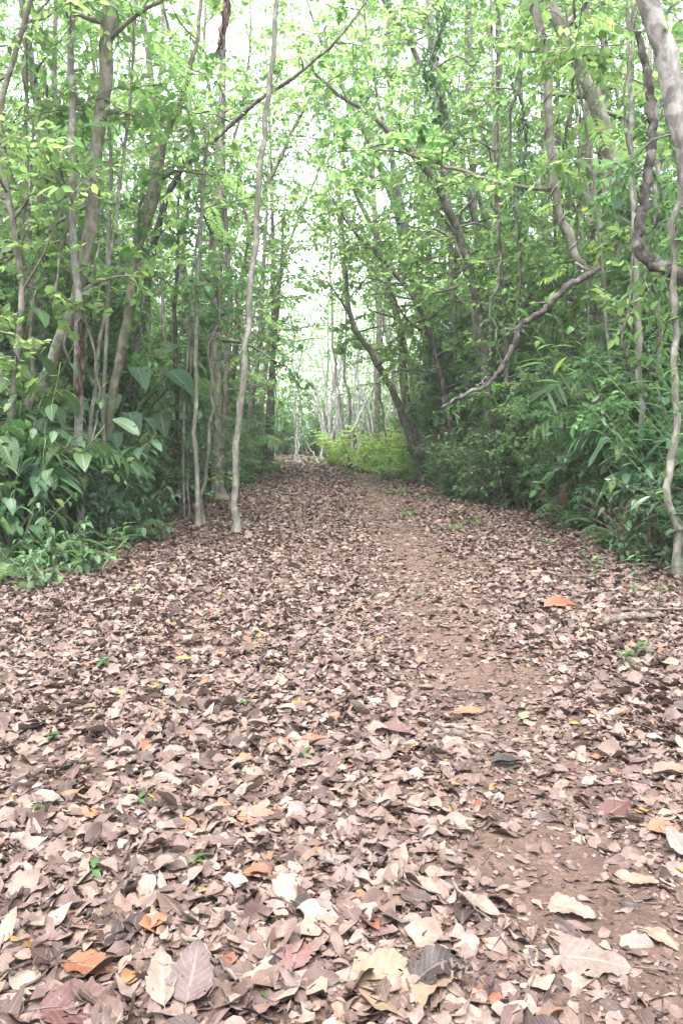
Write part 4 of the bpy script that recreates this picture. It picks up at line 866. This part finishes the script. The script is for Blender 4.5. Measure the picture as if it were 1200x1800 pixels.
# fern patch beside the end of the path
k = 0
for _ in range(900):
    if k >= 34: break
    y = gr.uniform(21.5, 32); x = gr.uniform(-.9, 2.9)
    if x < right_edge(y) + .15: continue
    kind = 'fern' if gr.uniform() < .6 else 'fern_b'
    xy_put(kind, x, y, 'yellow green fern in the sunlit patch right of the path end' if kind == 'fern' else 'taller yellow green fern arching in the sunlit patch right of the path end', gr.uniform(.5, 1.3), 'ferns in the sunlit patch' if kind == 'fern' else 'taller ferns in the sunlit patch'); k += 1
for i in range(12):
    y = gr.uniform(22.5, 30); x = right_edge(y) + gr.uniform(.3, 2.2)
    xy_put('bright', x, y, 'bright leafy plant standing among the yellow green ferns', gr.uniform(.6, 1.2), 'bright leafy plants among the ferns')
for i in range(16):                       # dark thicket behind the bleached stems, green verge at the end
    x = -3.6 + i * .55 + gr.normal() * .2
    xy_put('fine_a' if i % 3 else 'fine_b', x, 42.5 + gr.normal() * 1.1, 'dark bush in the thicket behind the bleached stems' if i % 3 else 'taller bush in the thicket behind the bleached stems', gr.uniform(.9, 1.5), 'bushes in the thicket behind the bleached stems' if i % 3 else 'taller bushes in the thicket behind the bleached stems')
for i in range(34):
    xy_put('grass', gr.uniform(-4.5, 2), gr.uniform(33.5, 38.5), 'grass tuft on the green verge where the path ends', gr.uniform(1., 1.8), 'grass tufts where the path ends')
for px, py, s, tx in [(95, 915, .55, 'heap of dead brown stems under the left foreground shrubs'), (180, 880, .5, 'heap of dead brown fronds below the crooked tree'), (290, 850, .5, 'low tangle of dead stems at the left undergrowth edge'), (860, 885, .5, 'tangle of dead stems at the foot of the right thicket'), (1010, 925, .5, 'heap of dead fronds beside the ground ferns on the right'), (1130, 985, .5, 'dead stems piled at the right rim below the oval leaved shrubs')]:
    px_put('thicket', px, py, tx, s)
for i in range(26):
    y = 11.5 + 16 * gr_.uniform(); xy_put(['grass', 'seed_a', 'grass', 'fern_d'][i % 4], left_edge(y) + gr_.normal() * .3 + .15, y, ['soft green tuft on the litter edge along the left shrubs', 'leafy seedling on the litter edge along the left shrubs', 'soft green tuft on the litter edge along the left shrubs', 'small fern on the litter edge along the left shrubs'][i % 4], gr_.uniform(.9, 1.7), ['soft tufts', 'leafy seedlings', 'soft tufts', 'small ferns'][i % 4] + ' along the left shrubs')
for i in range(9):  # plants in the light fern colour, added to brighten the path end
    xy_put('bright', -3.1 - gr_.uniform(0, 2.2), 27 + i * .9, 'bright leafy plant added to brighten the verge left of the path end', gr_.uniform(.8, 1.5), 'bright leafy plants left of the path end')
for kind, x, y, s, tx in [('bush_s', -2.55, 6.9, .7, 'loose little leafy plant spilling onto the litter at the left rim'), ('seed_a', -2.45, 7.5, 2.2, 'round leaved plant in front of the low leafy plants on the left'), ('seed_b', -2.3, 8.4, 1.8, 'narrow leaved plant on the litter right of the left low plants'), ('broad_b', -2.75, 7.7, .55, 'young broad leaved plant at the front of the left shrubs'), ('fern_d', -2.6, 8.0, .7, 'small dark fern tucked before the left shrubs'), ('bush_s', -2.35, 10.2, .8, 'leafy plant spreading past the pale straight trunk'), ('broad_b', -2.6, 11.0, .6, 'young broad leaved plant left of the thin saplings foot')]:
    xy_put(kind, x, y, tx, s)
# little plants on the litter
for kind, px, py, s, tx in [
    ('seed_a', 222, 868, 1.6, 'bright green seedling at the edge of the left undergrowth'), ('grass', 312, 868, 1.5, 'soft green tuft left of the thin saplings'), ('grass', 280, 872, 1.2, 'smaller green tuft beside the bright seedling'), ('grass', 385, 862, 1.3, 'pale green tuft between the thin saplings and the pole tree'), ('grass', 425, 838, 1.6, 'green tuft at the far left of the path behind the pole tree'),
    ('grass', 448, 832, 2.0, 'bright green tuft by the bright palm'), ('seed_a', 632, 868, 1.6, 'lone leafy plant on the path in front of the ferns'), ('grass', 700, 868, 1.4, 'green tuft at the foot of the leaning tree'), ('grass', 745, 880, 1.2, 'thin green tuft by the strap leaved plants'), ('grass', 720, 905, 1.0, 'sparse tuft beside the worn trail'),
    ('grass', 800, 935, .9, 'low tuft on the litter below the right thicket'), ('grass', 840, 925, 1.0, 'second low tuft on the litter below the right thicket'), ('seed_b', 1028, 992, .9, 'spiky green seedling on the right litter'), ('seed_b', 1112, 1062, .8, 'pale green seedling beside the fallen branch'), ('seed_b', 1160, 1068, .9, 'feathery green seedling at the right rim'),
    ('seed_a', 1098, 1182, .7, 'two leaved seedling below the fallen branch'), ('seed_a', 1130, 1165, .6, 'drooping seedling in the right litter'), ('seed_b', 1070, 965, .9, 'green seedling at the foot of the right ferns'), ('seed_a', 960, 972, .9, 'small pale leaved seedling left of the right ferns'), ('seed_b', 985, 945, 1.0, 'slim seedling at the edge of the right shrubs'),
    ('seed_a', 35, 1060, 1.0, 'rounded leaf seedling at the left rim'), ('seed_a', 95, 1000, 1.1, 'broad leaf seedling at the foot of the left shrubs'), ('seed_c', 432, 1236, 1.1, 'tiny bright sprout in the middle of the litter'), ('seed_c', 92, 1292, 1.2, 'tiny sprout low on the left litter'), ('seed_c', 180, 1172, 1.4, 'tiny two leaved sprout left of the middle'),
    ('seed_c', 165, 1540, 1.1, 'bright sprout on the near left litter'), ('seed_c', 80, 1432, 1.1, 'sprout beside the pale grey leaf'), ('seed_c', 247, 1412, 1.0, 'thin sprout between brown leaves near the yellow leaf'), ('seed_c', 345, 1515, .9, 'tiny sprout below the orange yellow leaf'), ('seed_c', 535, 1325, 1.0, 'sprout beside the orange leaf pair'),
    ('seed_c', 307, 1243, 1.0, 'faint sprout above the left middle leaves'), ('seed_c', 128, 1385, .9, 'sprout under the thick stick'), ('seed_c', 460, 1775, .6, 'tiny green sprout at the bottom by the dark veined leaf'), ('seed_c', 500, 1180, 1.0, 'small weed in the middle distance litter'), ('seed_c', 340, 1130, 1.1, 'little weed on the left middle litter')]:
    px_put(kind, px, py, tx, s)

# ------------------------------------------------------------------ single fallen leaves that stand out
def flat_col(name, c, rough=.6):
    lo_, hi_ = tuple(x * .30 for x in c), tuple(min(1, x * .46) for x in c)
    m = dead_leaf_mat(name, [(0, lo_), (1, hi_)], rough); nt = m.node_tree
    out = next(n for n in nt.nodes if n.type == 'OUTPUT_MATERIAL'); src = out.inputs[0].links[0].from_socket
    tc = nt.nodes.new('ShaderNodeTexCoord'); n = nt.nodes.new('ShaderNodeTexNoise'); n.inputs['Scale'].default_value = 42; n.inputs['Detail'].default_value = 3; nt.links.new(tc.outputs['Object'], n.inputs[0])
    tb = nt.nodes.new('ShaderNodeBsdfTransparent'); mx = nt.nodes.new('ShaderNodeMixShader')      # insect holes
    nt.links.new(math_(nt, 'GREATER_THAN', n.outputs[0], .69), mx.inputs[0]); nt.links.new(src, mx.inputs[1]); nt.links.new(tb.outputs[0], mx.inputs[2]); nt.links.new(mx.outputs[0], out.inputs[0])
    return m
LC = dict(beige=(.40, .29, .19), mauve=(.16, .105, .10), cream=(.34, .28, .22), maroon=(.16, .062, .055), rust=(.33, .125, .055), pink=(.30, .15, .14), amber=(.50, .24, .04), tan=(.44, .27, .19), dark=(.06, .042, .038), terra=(.46, .20, .11),
          palegreen=(.34, .38, .2), black=(.025, .022, .02), mud=(.30, .235, .20), yellow=(.42, .31, .05), lime=(.30, .42, .05), grey=(.30, .28, .25), green=(.07, .14, .05))
LM = {k: flat_col('fallen_' + k, c) for k, c in LC.items()}
T_LOBE = template(21, 13, lambda u: np.where(u < .1, .5 + 4 * u, np.maximum(1 - ((u - .1) / .9) ** 2.2, 0) ** .7 * .9 * (1 + .10 * np.sin(u * 17) + .05 * np.sin(u * 41))) + .02)
T_FINE = template(17, 9, lambda u: ovate(u) * (1 + .07 * np.sin(u * 26) + .05 * np.sin(u * 57 + 1)))
fr = np.random.default_rng(91)
def fallen(px, py, lpx, col, rot, label, wr=.5, tilt=.05, roll=.1, fold=.25, bend=-.12, tm=None, wave=.03, up=.012):
    p = on_ground(px, py); d = p[1]; L = lpx * math.hypot(d, CAM_H) / F_PX
    t = MB(); D = np.array([[math.cos(rot), math.sin(rot), tilt]]); N = np.array([[fr.normal() * roll, -roll + fr.normal() * roll, 1.]])
    P = p[None] + [[0, 0, .012 + up + abs(tilt) * L * .5]] - unit(D) * L * .5
    leaves(t, fr, P, D, N, np.array([L]), wr, tm or T_FINE, fold, bend, wave=wave, rag=.07, rnd=np.array([.5]))
    st = unit(D)[0]; tube(t, resample(np.array([P[0] - st * L * .18 - [0, 0, .008], P[0], P[0] + st * L * .25]), 4), np.linspace(.0025, .0012, 4), 4)
    o = t.build('fallen_leaf', LM[col], origin=p); tag(o, label, 'leaf'); return o
for a in [
    (712, 1755, 150, 'beige', .2, 'large crinkled beige leaf at the bottom, biggest on the litter', .95, .05, .1, .15, -.1, T_LOBE, .06), (340, 1768, 92, 'mauve', 1.5, 'dark mauve veined leaf standing up at the bottom', .75, .7, .1, .1, -.1), (285, 1765, 95, 'cream', 1.9, 'cream leaf curling upright beside the dark mauve one', .5, .6, .3, .5, -.2),
    (150, 1785, 130, 'maroon', .1, 'wide maroon leaf lying flat at the bottom left', .7, .02), (158, 1712, 85, 'rust', -.3, 'rust orange leaf above the wide maroon one', .65, .1), (520, 1710, 70, 'pink', 1.4, 'round mauve pink leaf lying flat near the bottom middle', .75, .1),
    (330, 1450, 55, 'amber', .35, 'amber yellow leaf on the left litter, brightest in its area', .5, .05), (460, 1440, 85, 'terra', -.1, 'long pinkish terracotta leaf right of the amber one', .42, .03), (318, 1430, 70, 'dark', .2, 'dark brown leaf behind the amber one', .55, .06),
    (825, 1249, 58, 'terra', .1, 'flat terracotta leaf lying on the worn trail', .5, .03), (922, 1262, 42, 'palegreen', .9, 'pale green leaf lying right of the terracotta one', .42, .05), (692, 1288, 68, 'maroon', -.2, 'dark maroon curled leaf just left of the worn trail', .5, .12, .3, .7),
    (890, 1342, 58, 'black', .3, 'blackened curled leaf on the trail below the thin stick', .5, .08, .3, .7), (985, 1074, 66, 'rust', .25, 'rusty curled leaf beside the pale fallen branch', .5, .15, .3, .6), (1004, 1600, 72, 'cream', -.5, 'torn whitish leaf on the trail, nearest the camera on the right', .6, .1, .2, .2, -.1, T_LOBE),
    (1045, 1690, 105, 'mud', -.2, 'large mud coloured leaf pressed flat at the lower right', .85, .0, .05, .05, -.02, T_LOBE), (1160, 1648, 58, 'tan', -.9, 'oval tan leaf lying near the lower right corner', .5, .04), (1130, 1546, 52, 'tan', .05, 'orange tan leaf above the oval tan one', .5, .06),
    (1170, 1456, 66, 'terra', .3, 'big rust coloured leaf at the right rim', .65, .05), (1080, 1428, 66, 'maroon', .6, 'maroon leaf propped up left of the rust coloured one', .7, .25), (1182, 1360, 70, 'tan', .05, 'rolled tan leaf at the right rim', .4, .06, .3, .9),
    (530, 1238, 36, 'amber', .1, 'small orange yellow leaf in the middle litter', .45, .08), (208, 1214, 40, 'lime', -.1, 'yellow green leaf on the left middle litter', .4, .04), (287, 1200, 34, 'yellow', .2, 'yellow curled leaf above the yellow green one', .45, .1),
    (178, 1168, 36, 'green', -.5, 'fresh green fallen leaf on the left middle litter', .45, .1), (500, 1305, 52, 'rust', .1, 'orange brown leaf, left of an orange pair', .55, .12), (552, 1297, 42, 'terra', .3, 'brighter orange leaf, right of an orange pair', .55, .1), (425, 1397, 34, 'cream', 1.2, 'small cream yellow leaf standing near the middle', .7, .5),
    (460, 1547, 56, 'rust', .1, 'reddish brown leaf half buried below the terracotta one', .6, .03), (351, 1577, 28, 'yellow', .2, 'tiny yellow leaf below the amber one', .6, .05), (535, 1622, 56, 'dark', -.9, 'grey black curled leaf like a boat near the bottom middle', .45, .1, .3, .9), (80, 1412, 75, 'grey', -.2, 'pale grey leaf lying at the left', .5, .06),
    (305, 1011, 20, 'yellow', .1, 'bright yellow leaf far up the left litter', .5, .08), (840, 1039, 22, 'amber', .1, 'orange leaf far up beside the worn trail', .5, .08), (126, 977, 30, 'yellow', 1.2, 'round dull yellow leaf by the left shrubs', .8, .4), (158, 981, 24, 'amber', .1, 'orange leaf right of the round dull yellow one', .5, .08),
    (1185, 1490, 62, 'grey', 1.7, 'whitish green leaf curling at the right rim', .5, .5, .3, .5), (768, 1086, 32, 'black', .1, 'black leaf on the trail farther up', .5, .1), (736, 1048, 30, 'green', .05, 'dark green leaf lying across the trail', .3, .04), (330, 1157, 48, 'yellow', -.02, 'long pale yellow leaf on the left middle litter', .25, .03),
    (16, 1655, 60, 'cream', 1.5, 'white leaf standing upright at the left rim', .4, .7), (610, 1752, 55, 'cream', .2, 'small cream leaf left of the large beige one', .5, .1), (770, 1730, 90, 'dark', .5, 'crumpled slate dark leaf right of the large beige one', .7, .15, .2, .3, -.1, T_LOBE, .09), (745, 1580, 62, 'cream', -.7, 'cream leaf with a rolled edge, left of the trail', .45, .12, .2, .5),
    (845, 1612, 72, 'cream', -.5, 'long twisted cream leaf on the trail', .36, .12, .2, .4, -.1, None, .08), (590, 1530, 50, 'grey', .4, 'pale grey broken leaf in the near middle', .6, .08), (1010, 1280, 24, 'yellow', .1, 'small yellow leaf right of the trail', .5, .06), (880, 985, 20, 'rust', .2, 'rust leaf far up right of the trail', .5, .1)]:
    fallen(*a)

# ------------------------------------------------------------------ sticks and twigs lying on the litter
def stick(pts, wpx, label, mat='stick', name='twig', cat='twig', side=True):
    w = np.array([on_ground(x, y) for x, y in pts]); w[:, 2] += .05
    d = w[:, 1].mean(); p = resample(w, 16, fr, .006); r = .5 * wpx * math.hypot(d, CAM_H) / F_PX
    m = MB(); tube(m, p, np.linspace(r, r * .55, 16), 6, fr, .12)
    if side:
        for i in (5, 10):
            v = unit(unit(p[i + 1] - p[i]) + fr.normal(size=3) * [.8, .8, .1]) * fr.uniform(.05, .14); tube(m, np.array([p[i], p[i] + v * .5, p[i] + v]), [r * .5, r * .35, r * .2], 4)
    tag(m.build(name, M[mat], origin=p[0]), label, cat)
for a in [
    ([(320, 1678), (370, 1720), (445, 1792)], 9, 'grey stick slanting to the bottom edge beside the dark mauve leaf'), ([(0, 1742), (110, 1700), (212, 1655)], 5, 'thin dark twig rising from the left rim', 'darkstick'), ([(795, 1580), (860, 1650), (940, 1738)], 5, 'long thin pale twig on the trail near the bottom'),
    ([(765, 1278), (820, 1292), (905, 1314)], 8, 'tan stick lying across the worn trail'), ([(790, 1728), (830, 1752), (860, 1765)], 7, 'short dark stick right of the slate dark leaf', 'darkstick'), ([(1060, 1572), (1130, 1600), (1200, 1622)], 5, 'thin twig running to the right rim', 'darkstick'),
    ([(18, 1232), (45, 1255), (76, 1278)], 5, 'thin dark twig on the left middle litter', 'darkstick'), ([(212, 1582), (240, 1558), (272, 1524)], 6, 'pale forked twig on the near left litter'), ([(55, 1372), (100, 1362), (170, 1352)], 10, 'thick brown stick on the left', 'darkstick'),
    ([(1060, 1112), (1105, 1104), (1165, 1094)], 17, 'pale brown fallen branch at the right litter edge', 'stick', 'fallen_branch', 'branch'), ([(795, 1218), (860, 1224), (928, 1226)], 6, 'dark stick above the terracotta leaf', 'darkstick'), ([(975, 1040), (1020, 1046), (1085, 1050)], 6, 'dark stick above the rusty curled leaf', 'darkstick'),
    ([(272, 903), (300, 915), (334, 938)], 5, 'fallen twig beside the foot of the thin saplings', 'darkstick'), ([(1090, 1088), (1140, 1082), (1198, 1078)], 7, 'thin branch behind the pale fallen branch'), ([(560, 1540), (630, 1560), (700, 1520)], 5, 'bent twig in the near middle litter', 'darkstick'),
    ([(100, 1660), (160, 1640), (215, 1632)], 5, 'curved twig above the thin dark one'), ([(990, 1425), (1040, 1440), (1090, 1448)], 6, 'short stick by the maroon propped leaf', 'darkstick'), ([(960, 1010), (1000, 1016), (1060, 1012)], 5, 'thin stick at the edge of the right seedlings', 'darkstick')]:
    stick(*a)

# kinds that were never placed leave no trace
for k_, o in P.items():
    if k_ not in used:
        for ch in list(o.children): bpy.data.objects.remove(ch)
        bpy.data.objects.remove(o)
for t, _, _ in tree_kinds + sap_kinds:
    if t.name not in first:
        for ch in list(t.children): bpy.data.objects.remove(ch)
        bpy.data.objects.remove(t)
HAZE = .0010

# ------------------------------------------------------------------ thin volume added for the veil of glare: lifts darks, pales far stems
mh, nth, Nh = nodes('glare_veil'); pv = Nh('ShaderNodeVolumePrincipled'); pv.inputs['Color'].default_value = (.95, 1, .97, 1); pv.inputs['Density'].default_value = HAZE; pv.inputs['Anisotropy'].default_value = .2
oh = Nh('ShaderNodeOutputMaterial'); nth.links.new(pv.outputs[0], oh.inputs['Volume'])
m = MB(); x0, x1, y0, y1, z0, z1 = -265, 265, -65, 425, -1.6, 26
v = [(x, y, z) for x in (x0, x1) for y in (y0, y1) for z in (z0, z1)]
m.add(v, [[0, 1, 3, 2], [4, 6, 7, 5], [0, 4, 5, 1], [2, 3, 7, 6], [0, 2, 6, 4], [1, 5, 7, 3]])
tag(m.build('haze', mh, smooth=False), kind='stuff')
